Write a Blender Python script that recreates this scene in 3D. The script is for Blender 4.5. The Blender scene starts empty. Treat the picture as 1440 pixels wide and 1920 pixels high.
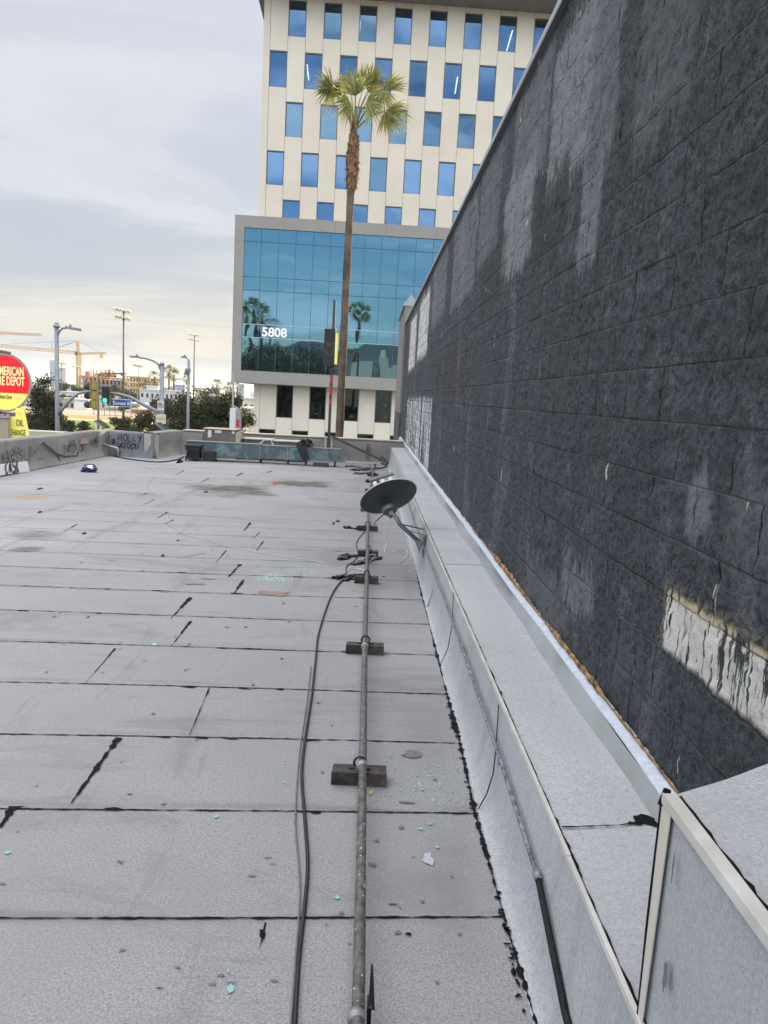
import bpy, math, random
import numpy as np
from mathutils import Vector, Matrix
random.seed(7); rng=np.random.default_rng(5)
SC=bpy.context.scene; COL=SC.collection
R=math.radians
# ------------------------------------------------------------------ camera model
F=1442.0; H=1.76; ZG=-5.0           # focal in photo pixels, eye above roof, street level
def _cam():
    up=-Vector((200-720,-(10660-960),-F)).normalized()
    y=Vector((693-720,-(744-960),-F)).normalized()
    y=(y-up*y.dot(up)).normalized(); x=y.cross(up)
    return Matrix((x,y,up))
RM=_cam(); EYE=Vector((0,0,H))
def ray(px,py): return RM@Vector((px-720,-(py-960),-F))
def at(px,py,x=None,y=None,z=None):
    d=ray(px,py)
    if x is not None: t=x/d.x
    elif y is not None: t=y/d.y
    else: t=(z-H)/d.z
    return EYE+d*t
cam=bpy.data.cameras.new("camera"); co=bpy.data.objects.new("camera",cam); COL.objects.link(co)
cam.sensor_fit='VERTICAL'; cam.sensor_height=36; cam.lens=F/1920*36; cam.clip_end=20000; cam.clip_start=.05
co.matrix_world=Matrix.Translation(EYE)@RM.to_4x4(); SC.camera=co
# ------------------------------------------------------------------ builders
class B:
    def __init__(s): s.v=[]; s.f=[]; s.m=[]; s.k=0
    def face(s,pts,m=None):
        n=len(s.v); s.v+= [tuple(p) for p in pts]; s.f.append(tuple(range(n,n+len(pts)))); s.m.append(s.k if m is None else m); return s
    def box(s,a,b,m=None):
        x0,y0,z0=[min(a[i],b[i]) for i in range(3)]; x1,y1,z1=[max(a[i],b[i]) for i in range(3)]
        return s.hexa([(x0,y0,z0),(x1,y0,z0),(x1,y1,z0),(x0,y1,z0),(x0,y0,z1),(x1,y0,z1),(x1,y1,z1),(x0,y1,z1)],m)
    def hexa(s,p,m=None):
        n=len(s.v); s.v+=[tuple(q) for q in p]
        for f in ((3,2,1,0),(4,5,6,7),(0,1,5,4),(1,2,6,5),(2,3,7,6),(3,0,4,7)):
            s.f.append(tuple(n+i for i in f)); s.m.append(s.k if m is None else m)
        return s
    def obox(s,c,size,M=None,m=None):
        hx,hy,hz=[q/2 for q in size]; c=Vector(c)
        p=[Vector(q) for q in ((-hx,-hy,-hz),(hx,-hy,-hz),(hx,hy,-hz),(-hx,hy,-hz),(-hx,-hy,hz),(hx,-hy,hz),(hx,hy,hz),(-hx,hy,hz))]
        if M is not None: p=[M@q for q in p]
        return s.hexa([c+q for q in p],m)
    def tube(s,pts,r,n=8,m=None,cap=True):
        pts=[Vector(p) for p in pts]; N=len(pts)
        rs=r if isinstance(r,(list,tuple)) else [r]*N
        base=len(s.v); pu=None
        for i,p in enumerate(pts):
            t=(pts[min(i+1,N-1)]-pts[max(i-1,0)]).normalized()
            if pu is None: pu=t.orthogonal().normalized()
            u=(pu-t*pu.dot(t)).normalized(); pu=u; w=t.cross(u)
            for k in range(n):
                a=2*math.pi*k/n; s.v.append(tuple(p+(u*math.cos(a)+w*math.sin(a))*rs[i]))
        mm=s.k if m is None else m
        for i in range(N-1):
            for k in range(n):
                k2=(k+1)%n; s.f.append((base+i*n+k,base+i*n+k2,base+(i+1)*n+k2,base+(i+1)*n+k)); s.m.append(mm)
        if cap:
            s.f.append(tuple(base+k for k in reversed(range(n)))); s.m.append(mm)
            s.f.append(tuple(base+(N-1)*n+k for k in range(n))); s.m.append(mm)
        return s
    def prism(s,poly,ext,m=None):   # poly: list of 3d pts, ext vector
        ext=Vector(ext); p=[Vector(q) for q in poly]; n=len(p); b=len(s.v)
        s.v+=[tuple(q) for q in p]+[tuple(q+ext) for q in p]; mm=s.k if m is None else m
        s.f.append(tuple(b+i for i in reversed(range(n)))); s.m.append(mm)
        s.f.append(tuple(b+n+i for i in range(n))); s.m.append(mm)
        for i in range(n):
            j=(i+1)%n; s.f.append((b+i,b+j,b+n+j,b+n+i)); s.m.append(mm)
        return s
    def lathe(s,c,prof,n=16,axis=None,m=None):  # prof: (r,h)
        c=Vector(c); M=Matrix.Identity(3) if axis is None else Vector((0,0,1)).rotation_difference(Vector(axis)).to_matrix()
        b=len(s.v); mm=s.k if m is None else m
        for r,h in prof:
            for k in range(n):
                a=2*math.pi*k/n; s.v.append(tuple(c+M@Vector((r*math.cos(a),r*math.sin(a),h))))
        for i in range(len(prof)-1):
            for k in range(n):
                k2=(k+1)%n; s.f.append((b+i*n+k,b+i*n+k2,b+(i+1)*n+k2,b+(i+1)*n+k)); s.m.append(mm)
        s.f.append(tuple(b+k for k in reversed(range(n)))); s.m.append(mm)
        s.f.append(tuple(b+(len(prof)-1)*n+k for k in range(n))); s.m.append(mm)
        return s
    def build(s,name,mats,parent=None,smooth=False):
        org=ORG.get(parent.name,Vector()) if parent else Vector()
        me=bpy.data.meshes.new(name)
        vv=[(a-org.x,b-org.y,c-org.z) for a,b,c in s.v]
        me.from_pydata(vv,[],s.f); mats=mats if isinstance(mats,(list,tuple)) else [mats]
        for m in mats: me.materials.append(m)
        me.polygons.foreach_set('material_index',s.m)
        if smooth: me.polygons.foreach_set('use_smooth',[True]*len(s.f))
        me.update(); o=bpy.data.objects.new(name,me); COL.objects.link(o)
        if parent: o.parent=parent; ORG[o.name]=org
        return o
ORG={}
def tag(o,label=None,cat=None,group=None,kind=None):
    for k,v in (('label',label),('category',cat),('group',group),('kind',kind)):
        if v: o[k]=v
    return o
def thing(name,label,cat,loc=(0,0,0),group=None):
    o=bpy.data.objects.new(name,None); COL.objects.link(o); o.location=loc; o.empty_display_size=.2
    ORG[o.name]=Vector(loc); return tag(o,label,cat,group)
def dup(root,loc,rz=0,label=None,scale=1):
    def cp(o,par):
        c=o.copy(); COL.objects.link(c); c.parent=par
        for ch in o.children: cp(ch,c)
        return c
    r=cp(root,None); r.location=loc; r.rotation_euler=(0,0,rz); r.scale=(scale,)*3
    if label: r['label']=label
    return r
def struct(o): o['kind']='structure'; return o
# ------------------------------------------------------------------ materials
class NT:
    def __init__(s,name):
        s.m=bpy.data.materials.new(name); s.m.use_nodes=True; s.t=s.m.node_tree; s.n=s.t.nodes; s.l=s.t.links
        s.bsdf=s.n['Principled BSDF']; s.out=s.n['Material Output']; s.tc=s.n.new('ShaderNodeTexCoord')
        g=s.n.new('ShaderNodeNewGeometry'); s.pos=g.outputs['Position']
    def ln(s,a,b):
        if isinstance(a,(int,float)): b.default_value=a
        elif isinstance(a,(tuple,list)): b.default_value=tuple(a)+((1,) if len(a)==3 and b.type=='RGBA' else ())
        else: s.l.new(a,b)
    def math(s,op,a,b=0,c=0,clamp=False):
        n=s.n.new('ShaderNodeMath'); n.operation=op; n.use_clamp=clamp
        for i,q in enumerate((a,b,c)): s.ln(q,n.inputs[i])
        return n.outputs[0]
    def map(s,v,scale=(1,1,1),loc=(0,0,0)):
        n=s.n.new('ShaderNodeMapping'); s.l.new(v,n.inputs[0]); n.inputs['Scale'].default_value=scale; n.inputs['Location'].default_value=loc; return n.outputs[0]
    def noise(s,v,scale,detail=3,rough=.6,dist=0):
        n=s.n.new('ShaderNodeTexNoise'); s.l.new(v,n.inputs['Vector']); n.inputs['Scale'].default_value=scale; n.inputs['Detail'].default_value=detail
        n.inputs['Roughness'].default_value=rough; n.inputs['Distortion'].default_value=dist; return n.outputs['Fac']
    def ramp(s,f,a,b,lo=0,hi=1):
        n=s.n.new('ShaderNodeMapRange'); s.ln(f,n.inputs[0]); n.inputs[1].default_value=a; n.inputs[2].default_value=b; n.inputs[3].default_value=lo; n.inputs[4].default_value=hi
        n.interpolation_type='SMOOTHSTEP'; return n.outputs[0]
    def mix(s,f,a,b,mode='MIX'):
        n=s.n.new('ShaderNodeMix'); n.data_type='RGBA'; n.blend_type=mode; s.ln(f,n.inputs[0]); s.ln(a,n.inputs[6]); s.ln(b,n.inputs[7]); return n.outputs[2]
    def sep(s,v): n=s.n.new('ShaderNodeSeparateXYZ'); s.l.new(v,n.inputs[0]); return n.outputs
    def comb(s,x,y,z):
        n=s.n.new('ShaderNodeCombineXYZ')
        for i,q in enumerate((x,y,z)): s.ln(q,n.inputs[i])
        return n.outputs[0]
    def bump(s,h,strength=.5,dist=.01,nrm=None):
        n=s.n.new('ShaderNodeBump'); s.l.new(h,n.inputs['Height']); n.inputs['Strength'].default_value=strength; n.inputs['Distance'].default_value=dist
        if nrm: s.l.new(nrm,n.inputs['Normal'])
        return n.outputs[0]
    def done(s,col,rough=.7,nrm=None,spec=.4,metal=0):
        s.ln(col,s.bsdf.inputs['Base Color']); s.ln(rough,s.bsdf.inputs['Roughness']); s.bsdf.inputs['Specular IOR Level'].default_value=spec
        s.ln(metal,s.bsdf.inputs['Metallic'])
        if nrm: s.l.new(nrm,s.bsdf.inputs['Normal'])
        return s.m
def mat(name,c,var=.25,scale=3,rough=.7,bump=.15,bscale=40,metal=0,spec=.4,c2=None,emit=0,streak=False):
    t=NT(name); P=t.tc.outputs['Object']
    n=t.noise(P,scale,5,.65); 
    if streak: n=t.math('MULTIPLY_ADD',t.noise(t.map(P,(1,1,.12)),scale*2,4,.6),.6,t.math('MULTIPLY',n,.4))
    dk=[q*(1-var) for q in c] if c2 is None else c2; lt=[min(1,q*(1+var*.6)) for q in c]
    col=t.mix(t.ramp(n,.32,.68),dk,lt)
    nr=t.bump(t.noise(P,bscale,3),bump,.01) if bump else None
    m=t.done(col,rough,nr,spec,metal)
    if emit: t.ln(col,t.bsdf.inputs['Emission Color']); t.bsdf.inputs['Emission Strength'].default_value=emit
    return m
M={}
def mk(k,*a,**kw): M[k]=mat(k,*a,**kw); return M[k]
mk('tar',(.006,.006,.008),.5,60,.85,.8,120,spec=.15)
mk('trim',(.50,.50,.475),.08,8,.4,.05,c2=(.42,.41,.38)); mk('flash',(.24,.26,.262),.12,3,.45,.05)
mk('sealant',(.44,.49,.56),.15,30,.5,.6,60); mk('foam',(.30,.17,.06),.6,18,.9,1,80,c2=(.05,.03,.02))
mk('galv',(.30,.31,.31),.3,10,.45,.1,metal=.3); mk('blackrub',(.008,.009,.011),.3,20,.5,.1)
mk('wood',(.06,.052,.047),.5,12,.85,.6,60); mk('whitecable2',(.40,.39,.36),.2,10,.6,0); mk('whitecable',(.62,.6,.54),.15,20,.5,0)
mk('dish',(.05,.057,.065),.12,6,.5,.03); mk('dishface',(.55,.56,.56),.05,6,.5,0); mk('mast',(.13,.14,.15),.15,10,.4,.05,metal=.2); mk('lnb',(.5,.5,.49),.05)
mk('concrete',(.34,.33,.31),.2,1.5,.85,.2,30); mk('asphalt',(.05,.05,.052),.2,2,.9,.3,30); mk('whitepaint',(.5,.5,.47),.1,4); mk('sidewalk',(.30,.29,.27),.15,1,.9,.2)
mk('polegrey',(.20,.22,.24),.12,2,.45,.03,metal=.2); mk('poledark',(.10,.10,.11),.2,2,.5,.03); mk('steelbrown',(.055,.045,.04),.3,4,.6,.1)
mk('panel',(.63,.565,.465),.045,.35,.75,.03,6); mk('panel_b',(.60,.535,.44),.045,.35,.75,.03,6)
mk('framegrey',(.25,.24,.215),.06,.4,.6,.02,5); mk('joint',(.16,.145,.12),.1,2,.8,0); mk('soffit',(.15,.145,.14),.08,.5,.7,0)
mk('mullion',(.035,.07,.10),.1,2,.4,0); mk('winframe',(.10,.11,.125),.1,2,.4,0,metal=.3); mk('interior',(.05,.06,.065),.4,.4,.9,0); mk('darkint',(.03,.03,.032),.4,.8,.9,0)
mk('num',(.85,.85,.83),.03,2,.5,0)
mk('lamp_on',(1,.9,.7),0,1,.5,0,emit=5)
mk('trunkpalm',(.115,.085,.06),.3,3,.9,.8,14,c2=(.06,.045,.032)); mk('thatch',(.20,.115,.06),.5,9,.95,.5,30,c2=(.07,.04,.022)); mk('bark',(.09,.07,.05),.4,5,.9,.6,15)
mk('red',(.75,.012,.02),.05,2,.4,0,emit=.12); mk('yellow',(.92,.83,.16),.04,2,.4,0,emit=.05); mk('sunyellow',(.86,.8,.2),.06,2,.5,0); mk('cream',(.9,.85,.4),.03,2,.4,0,emit=.12); mk('ink',(.05,.045,.05),.1,2,.5,0); mk('signrim',(.32,.26,.27),.1,4,.4,0)
mk('stucco',(.36,.30,.22),.2,1.5,.9,.2); mk('sigyellow',(.30,.25,.06),.12,5,.5,.03); mk('sigblack',(.015,.017,.018),.1,4,.5,0); mk('green_on',(.02,.75,.45),0,1,.5,0,emit=1.3); mk('lensdark',(.05,.015,.012),.1,4,.3,0)
mk('bluesign',(.02,.065,.28),.05,3,.4,0); mk('signwhite',(.6,.6,.58),.03,3,.5,0); mk('signred',(.45,.03,.04),.05,3,.5,0); mk('signbeige',(.55,.5,.36),.08,3,.5,0)
mk('acgrey',(.135,.13,.115),.12,2,.6,.05,c2=(.105,.10,.09)); mk('accream',(.42,.38,.28),.1,2,.6,.05); mk('actop',(.38,.30,.24),.3,5,.8,.1)
mk('tarp',(.012,.012,.014),.3,9,.35,.6,30); mk('rust',(.2,.10,.05),.5,10,.9,.3,30,c2=(.06,.04,.03)); mk('bluebag',(.015,.02,.09),.3,15,.45,.5,40); mk('board',(.72,.72,.70),.05,5,.6,.03)
mk('redplastic',(.55,.06,.04),.2,10,.4,.1); mk('graf',(.02,.02,.028),.3,30,.7,0); mk('graflight',(.12,.12,.14),.3,30,.7,0)
mk('brightw',(.50,.50,.48),.08,1,.8,.05); mk('pinkish',(.38,.32,.27),.1,1,.8,.05); mk('roofred',(.28,.15,.10),.2,1,.8,.1); mk('tower',(.30,.34,.39),.06,.1,.6,0); mk('tower2',(.42,.40,.37),.06,.1,.6,0)
mk('orange',(.50,.26,.11),.15,1,.6,0); mk('consyel',(.55,.38,.16),.12,.3,.8,0); mk('conconc',(.30,.25,.22),.15,.3,.8,0); mk('consred',(.62,.24,.12),.2,1,.7,0)
mk('grass',(.13,.17,.03),.2,.3,.95,.2,5); mk('dirt',(.36,.19,.08),.1,.3,.95,.05,5); mk('tandirt',(.36,.28,.20),.1,.1,.95,.05,5); mk('chalk',(.5,.42,.12),.1,.3,.9,.05,5)
mk('hill',(.045,.055,.045),.5,.006,.95,0); mk('cityground',(.15,.14,.12),.3,.05,.95,0)
mk('lightlens',(.85,.82,.72),.1,5,.3,0); mk('white_v',(.62,.57,.42),.1,2)
def leafmat(k,c,c2,sc=.8):
    t=NT(k); P=t.tc.outputs['Object']; n=t.ramp(t.noise(P,sc,3,.7),.35,.65); n2=t.noise(P,sc*14,2)
    col=t.mix(n,c2,c); col=t.mix(t.ramp(n2,.4,.7,0,.5),col,[min(1,q*1.7) for q in c])
    m=t.done(col,.6,None,.25); tr=t.n.new('ShaderNodeBsdfTranslucent'); t.ln(col,tr.inputs[0]); mx=t.n.new('ShaderNodeMixShader'); mx.inputs[0].default_value=.3
    t.l.new(t.bsdf.outputs[0],mx.inputs[1]); t.l.new(tr.outputs[0],mx.inputs[2]); t.l.new(mx.outputs[0],t.out.inputs[0]); M[k]=m; return m
leafmat('leaf_a',(.05,.062,.02),(.025,.034,.014)); leafmat('leaf_b',(.055,.058,.028),(.035,.032,.02),1.5); leafmat('leaf_c',(.065,.075,.022),(.03,.042,.014),.3); leafmat('leaf_red',(.07,.045,.026),(.035,.038,.016),1.0)
leafmat('frond',(.25,.26,.06),(.065,.085,.025),1.6); leafmat('frond_dry',(.34,.29,.12),(.2,.16,.07),2)

# --- granulated membrane: roof, parapets
def membrane(name,base,dark,roof=False,stain=0.0):
    vert=name in('parmem','leftmem','cornermem')
    t=NT(name); P=t.pos
    g1=t.noise(P,120,6,.95); g2=t.noise(P,48,6,.85); b=t.noise(P,1.1,5,.6); b2=t.noise(P,.28,3,.5)
    col=t.mix(t.ramp(g1,.42,.58),dark,base)
    col=t.mix(t.ramp(g2,.52,.66,0,.62),col,[q*.36 for q in base])
    g3=t.noise(P,230,1,.5); col=t.mix(t.ramp(g3,.68,.76,0,.4),col,[min(1,q*1.7) for q in base])
    col=t.mix(t.ramp(b,.38,.66,.0,.5),col,[base[0]*.62,base[1]*.62,base[2]*.61]); col=t.mix(t.ramp(t.noise(P,5,5,.75),.55,.75,0,.35),col,[q*.5 for q in base]); col=t.mix(t.ramp(b2,.5,.68,0,.3),col,[min(1,q*1.18) for q in base])
    X=t.sep(P)
    if vert:
        sv_=t.noise(t.map(P,(5,5,.35)),1.3,5,.7); col=t.mix(t.ramp(sv_,.50,.70,0,.5),col,[q*.45 for q in base]); col=t.mix(t.ramp(t.noise(t.map(P,(12,12,.5)),1,3,.7),.60,.72,0,.35),col,[q*.4 for q in base])
    if roof:
        # per-sheet tone, slight grime along the laps, big soft stains
        yy=t.math('MULTIPLY_ADD',X[0],-.045,X[1]); ph=t.math('DIVIDE',t.math('SUBTRACT',yy,2.389),.70)
        cell=t.n.new('ShaderNodeTexWhiteNoise'); cell.noise_dimensions='1D'; t.l.new(t.math('FLOOR',ph),cell.inputs['W'])
        col=t.mix(t.math('MULTIPLY',cell.outputs[0],t.ramp(X[1],10,4,.06,.2)),col,[q*.55 for q in base])
        fr=t.math('FRACT',ph); edge=t.math('MULTIPLY',t.ramp(X[1],9,5,.12,1),t.math('MAXIMUM',t.ramp(fr,.10,0,0,1),t.ramp(fr,.93,1,0,1)))
        st=t.noise(t.map(P,(.7,5,1)),1.6,4,.7)
        col=t.mix(t.math('MULTIPLY',t.math('MULTIPLY',edge,t.ramp(st,.4,.65)),.55),col,(.12,.115,.11))
        wp=t.noise(P,1.7,4,.6)
        def blob(cx,cy,rx,ry,c,s,soft=.7):
            nonlocal col
            dx=t.math('DIVIDE',t.math('SUBTRACT',X[0],cx),rx); dy=t.math('DIVIDE',t.math('SUBTRACT',X[1],cy),ry)
            d=t.math('SQRT',t.math('ADD',t.math('MULTIPLY',dx,dx),t.math('MULTIPLY',dy,dy)))
            d=t.math('ADD',d,t.math('MULTIPLY',t.math('SUBTRACT',wp,.5),1.6)); f=t.ramp(d,1,soft*.35,0,s)
            f=t.math('MULTIPLY',f,t.ramp(t.noise(t.map(P,(1,6,1)),2.2,4,.7),.35,.62,.45,1))
            col=t.mix(f,col,c)
        def pb(px,py,w,h,c,s):
            a=at(px,py,z=0); l=at(px-w,py,z=0); u=at(px,py-h,z=0); d=at(px,py+h,z=0); blob(a.x,(u.y+d.y)/2,abs(a.x-l.x),abs(u.y-d.y)/2,c,s)
        bt=t.noise(t.map(P,(.5,1.6,1)),1.1,6,.72,.8); col=t.mix(t.ramp(bt,.52,.66,0,.42),col,(.13,.125,.12)); tr_=t.noise(t.map(P,(2.2,.35,1)),1.3,5,.7,.5); col=t.mix(t.ramp(tr_,.56,.68,0,.35),col,(.12,.118,.115))
        ck=t.noise(t.map(P,(.6,9,1)),2.6,5,.75); col=t.mix(t.math('MULTIPLY',t.ramp(ck,.60,.70,0,.7),t.ramp(X[1],6,12)),col,(.09,.085,.078))
        pb(420,918,110,16,(.05,.042,.032),1); pb(560,908,80,10,(.06,.05,.036),1); pb(480,925,60,7,(.05,.04,.03),.9); pb(800,1400,70,110,(.17,.168,.165),.5); pb(850,1680,70,180,(.16,.16,.16),.45); pb(620,1050,60,20,(.16,.14,.125),.6); pb(600,905,40,6,(.08,.065,.05),.7)
        pb(50,933,60,9,(.26,.19,.10),.8); pb(60,1005,90,14,(.08,.075,.07),.8); pb(200,995,90,6,(.18,.17,.16),.5); pb(50,1030,40,9,(.07,.065,.062),.8)
        pb(560,1040,40,12,(.2,.19,.18),.35); pb(680,1300,25,25,(.22,.22,.21),.4); pb(860,1330,25,70,(.14,.14,.14),.5); pb(820,1480,60,50,(.2,.19,.18),.3); pb(960,1700,22,100,(.13,.13,.125),.45); pb(700,900,60,14,(.17,.16,.14),.5); pb(690,880,60,6,(.09,.09,.06),.7)
        # turquoise overspray
        sp=t.noise(P,42,2,.5)
        def spl(px,py,w,h,s=.66):
            nonlocal col
            a=at(px,py,z=0); l=at(px-w,py,z=0); u=at(px,py-h,z=0); d=at(px,py+h,z=0)
            dx=t.math('DIVIDE',t.math('SUBTRACT',X[0],a.x),abs(a.x-l.x)); dy=t.math('DIVIDE',t.math('SUBTRACT',X[1],(u.y+d.y)/2),abs(u.y-d.y)/2)
            d2=t.ramp(t.math('ADD',t.math('MULTIPLY',dx,dx),t.math('MULTIPLY',dy,dy)),1,0,0,.2)
            f=t.ramp(t.math('ADD',sp,d2),s+.12,s+.17); f=t.math('MULTIPLY',f,t.ramp(d2,0,.04)); col=t.mix(f,col,(.20,.46,.43))
        spl(515,1083,55,12,.60); spl(570,1068,80,18,.67); spl(810,1480,80,50,.70)
    hgt=t.math('ADD',t.math('MULTIPLY',g1,.5),t.math('MULTIPLY',g2,.8)); nr=t.bump(hgt,.35,.004)
    nr=t.bump(t.noise(P,2.6,3,.5),.35,.03,nr)
    M[name]=t.done(col,.92,nr,.2); return M[name]
membrane('roofmem',(.322,.327,.34),(.15,.153,.162),roof=True)
membrane('capmem',(.45,.465,.49),(.27,.28,.298)); membrane('parmem',(.43,.445,.465),(.27,.28,.295)); membrane('leftmem',(.27,.262,.25),(.18,.175,.168)); membrane('cornermem',(.19,.205,.225),(.13,.14,.155))
M['returnmem']=M['leftmem']  # parapet return shares the left parapet's membrane

# --- glass
def glass(name,tint,refl,interior=.25,wav=.02,wsc=.35):
    t=NT(name); gl=t.n.new('ShaderNodeBsdfGlossy'); gl.inputs['Color'].default_value=tint+(1,); gl.inputs['Roughness'].default_value=.015
    tr=t.n.new('ShaderNodeBsdfTransparent'); tr.inputs[0].default_value=(.45,.62,.66,1); mx=t.n.new('ShaderNodeMixShader'); mx.inputs[0].default_value=refl
    nr=t.bump(t.noise(t.pos,wsc,1,.4),.5,wav); t.l.new(nr,gl.inputs['Normal'])
    t.l.new(tr.outputs[0],mx.inputs[1]); t.l.new(gl.outputs[0],mx.inputs[2]); t.l.new(mx.outputs[0],t.out.inputs[0]); t.n.remove(t.bsdf); M[name]=t.m; return t.m
glass('curtain',(.095,.185,.25),.80,wav=.03); glass('winglass',(.105,.185,.29),.80,wav=.02); glass('winglass_b',(.125,.21,.28),.72,wav=.03); glass('winglass_c',(.10,.19,.28),.62,wav=.03); glass('lowglass',(.05,.07,.08),.5,wav=.02)

# --- split-face block wall
WX=1.05; ZT=4.19
def wallmat():
    t=NT('splitface'); P=t.pos; X=t.sep(P)
    wob=t.math('MULTIPLY',t.math('SUBTRACT',t.noise(P,5,3,.6),.5),.007)
    zr=t.math('DIVIDE',t.math('ADD',t.math('SUBTRACT',X[2],1.531),wob),.196); row=t.math('FLOOR',zr)
    par=t.math('MULTIPLY',t.math('FLOORED_MODULO',row,2),.5)
    yr=t.math('ADD',t.math('DIVIDE',t.math('ADD',t.math('SUBTRACT',X[1],2.202),wob),.402),par)
    dist=lambda q,w: t.math('MULTIPLY',t.math('SUBTRACT',.5,t.math('ABSOLUTE',t.math('SUBTRACT',t.math('FRACT',q),.5))),w)
    far=t.ramp(X[1],3,16,0,.006)
    JH=t.ramp(t.math('SUBTRACT',dist(zr,.196),far),.0055,.0015); JV=t.ramp(t.math('SUBTRACT',dist(yr,.402),far),.0055,.0015)
    wn=t.n.new('ShaderNodeTexWhiteNoise'); wn.noise_dimensions='2D'; t.l.new(t.comb(t.math('FLOOR',yr),row,0),wn.inputs['Vector']); bcol=wn.outputs['Value']
    vis=t.ramp(t.noise(P,2.1,3),.38,.56,.15,1); JV=t.math('MULTIPLY',JV,vis); JH2=t.math('MULTIPLY',JH,t.ramp(t.noise(P,1.7,3),.34,.55,.3,1)); joint=t.math('MAXIMUM',JH2,JV)
    rk=t.noise(P,34,5,.75,.3); rk2=t.noise(P,120,4,.8)
    base=t.mix(t.ramp(rk,.38,.60),(.027,.031,.038),(.083,.092,.107)); base=t.mix(t.ramp(rk2,.52,.64,0,.6),base,(.125,.138,.16)); base=t.mix(t.ramp(rk2,.46,.38,0,.75),base,(.007,.009,.012))
    base=t.mix(t.math('MULTIPLY',bcol,.3),base,(.030,.036,.046))
    big=t.noise(t.map(P,(1,1,.45)),.9,5,.7); base=t.mix(t.ramp(big,.50,.66,0,.55),base,t.mix(t.ramp(rk,.4,.55),(.08,.09,.105),(.19,.21,.235))); base=t.mix(t.ramp(t.noise(t.map(P,(1,1.2,.8)),3.1,6,.8),.56,.68,0,.6),base,t.mix(t.ramp(rk2,.42,.56),(.07,.08,.095),(.24,.26,.285)))
    wy=t.math('MULTIPLY',t.math('SUBTRACT',t.noise(P,5,4,.7),.5),.16)
    st=t.noise(t.map(P,(1,9,1.0)),2.4,4,.6)      # vertical brush / run streaks
    def patch(pl,pr,pt,pb,c,s=1,soft=.05,streak=0,wz=1):
        nonlocal base
        pm=(pl+pr)/2; y1=at(pl,(pt+pb)/2,x=WX).y; y0=at(pr,(pt+pb)/2,x=WX).y; z1=at(pm,pt,x=WX).z; z0=at(pm,pb,x=WX).z
        sy=soft*max(1,(y0+y1)/8)
        yy=t.math('ADD',X[1],t.math('MULTIPLY',wy,max(1,(y0+y1)/10))); zz=t.math('ADD',X[2],t.math('ADD',t.math('MULTIPLY',wy,wz),t.math('MULTIPLY',t.math('SUBTRACT',st,.5),.5*wz)))
        m=t.math('MULTIPLY',t.ramp(yy,y0-sy,y0+sy),t.ramp(yy,y1+sy,y1-sy)); m=t.math('MULTIPLY',m,t.math('MULTIPLY',t.ramp(zz,z0-soft,z0+soft),t.ramp(zz,z1+soft,z1-soft)))
        if streak: m=t.math('MULTIPLY',m,streak)
        m=t.math('MULTIPLY',m,t.ramp(t.math('ADD',t.math('MULTIPLY',rk,.5),t.math('MULTIPLY',t.noise(P,8,5,.75),.5)),.36,.52,.25,1)); base=t.mix(t.math('MULTIPLY',m,s),base,c)
    lg=(.31,.33,.355)
    patch(1035,1105,60,325,lg,.75); patch(1110,1160,-60,300,lg,.4); patch(945,995,330,500,lg,.75); patch(1200,1300,-80,230,(.15,.165,.18),.6); patch(1085,1120,330,490,lg,.6); patch(900,935,300,480,lg,.35)
    patch(1190,1240,150,280,(.16,.175,.19),.5); patch(970,1030,60,330,lg,.45); patch(850,890,400,560,lg,.4); patch(812,835,480,600,lg,.4); patch(1050,1110,1060,1150,lg,.45); patch(980,1050,1050,1160,(.15,.165,.18),.6)
    patch(1005,1060,325,470,(.04,.042,.048),.75,.03); patch(905,945,455,560,(.045,.047,.052),.6,.03); patch(1360,1440,900,1090,(.15,.16,.175),.5); patch(1290,1330,880,1010,lg,.5,.04); patch(1140,1200,1200,1300,(.11,.12,.135),.5)
    patch(820,880,660,745,(.045,.03,.028),.6,.05,t.ramp(t.noise(t.map(P,(1,6,.7)),3,2),.45,.55))
    wh=(.75,.75,.73)
    patch(768,779,600,690,wh,1,.06,t.ramp(t.noise(t.map(P,(1,1,.35)),9,4,.7),.36,.50,.25,1),wz=1.3); patch(785,802,562,665,wh,1,.06,t.ramp(t.noise(t.map(P,(1,1,.35)),9,4,.7),.36,.50,.25,1),wz=1.6)
    strk=t.noise(t.map(P,(1,1,.06)),7,3,.55); dr=t.ramp(strk,.47,.53)
    patch(760,806,748,862,(.7,.71,.72),1,.05,dr,wz=1.2); patch(794,806,748,800,(.35,.37,.4),.8,.04,wz=.5)
    # near white course with dark runs
    y1=at(1243,1165,x=WX).y; z1=(at(1250,1115,x=WX).z+at(1440,1208,x=WX).z)/2; z0=(at(1245,1216,x=WX).z+at(1440,1385,x=WX).z)/2
    yy=t.math('ADD',X[1],t.math('MULTIPLY',wy,.25)); zz=t.math('ADD',X[2],t.math('MULTIPLY',wy,.25))
    m=t.math('MULTIPLY',t.ramp(yy,y1+.012,y1-.012),t.math('MULTIPLY',t.ramp(zz,z0-.012,z0+.012),t.ramp(zz,z1+.012,z1-.012)))
    runs=t.noise(t.map(t.comb(X[0],t.math('MULTIPLY_ADD',wy,.10,X[1]),X[2]),(1,1,.07)),42,3,.6)
    cw=t.mix(t.ramp(X[2],z1-.05,z1+.01),(.78,.765,.72),(.70,.56,.28)); cw=t.mix(t.ramp(runs,.53,.60),cw,(.05,.055,.06)); cw=t.mix(t.ramp(rk,.64,.70,0,.7),cw,(.14,.09,.06))
    base=t.mix(m,base,cw); halo=t.math('MULTIPLY',t.math('MULTIPLY',t.ramp(yy,y1+.05,y1-.0),t.math('MULTIPLY',t.ramp(zz,z0-.03,z0+.01),t.ramp(zz,z1+.05,z1))),t.math('SUBTRACT',1,m))
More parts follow.
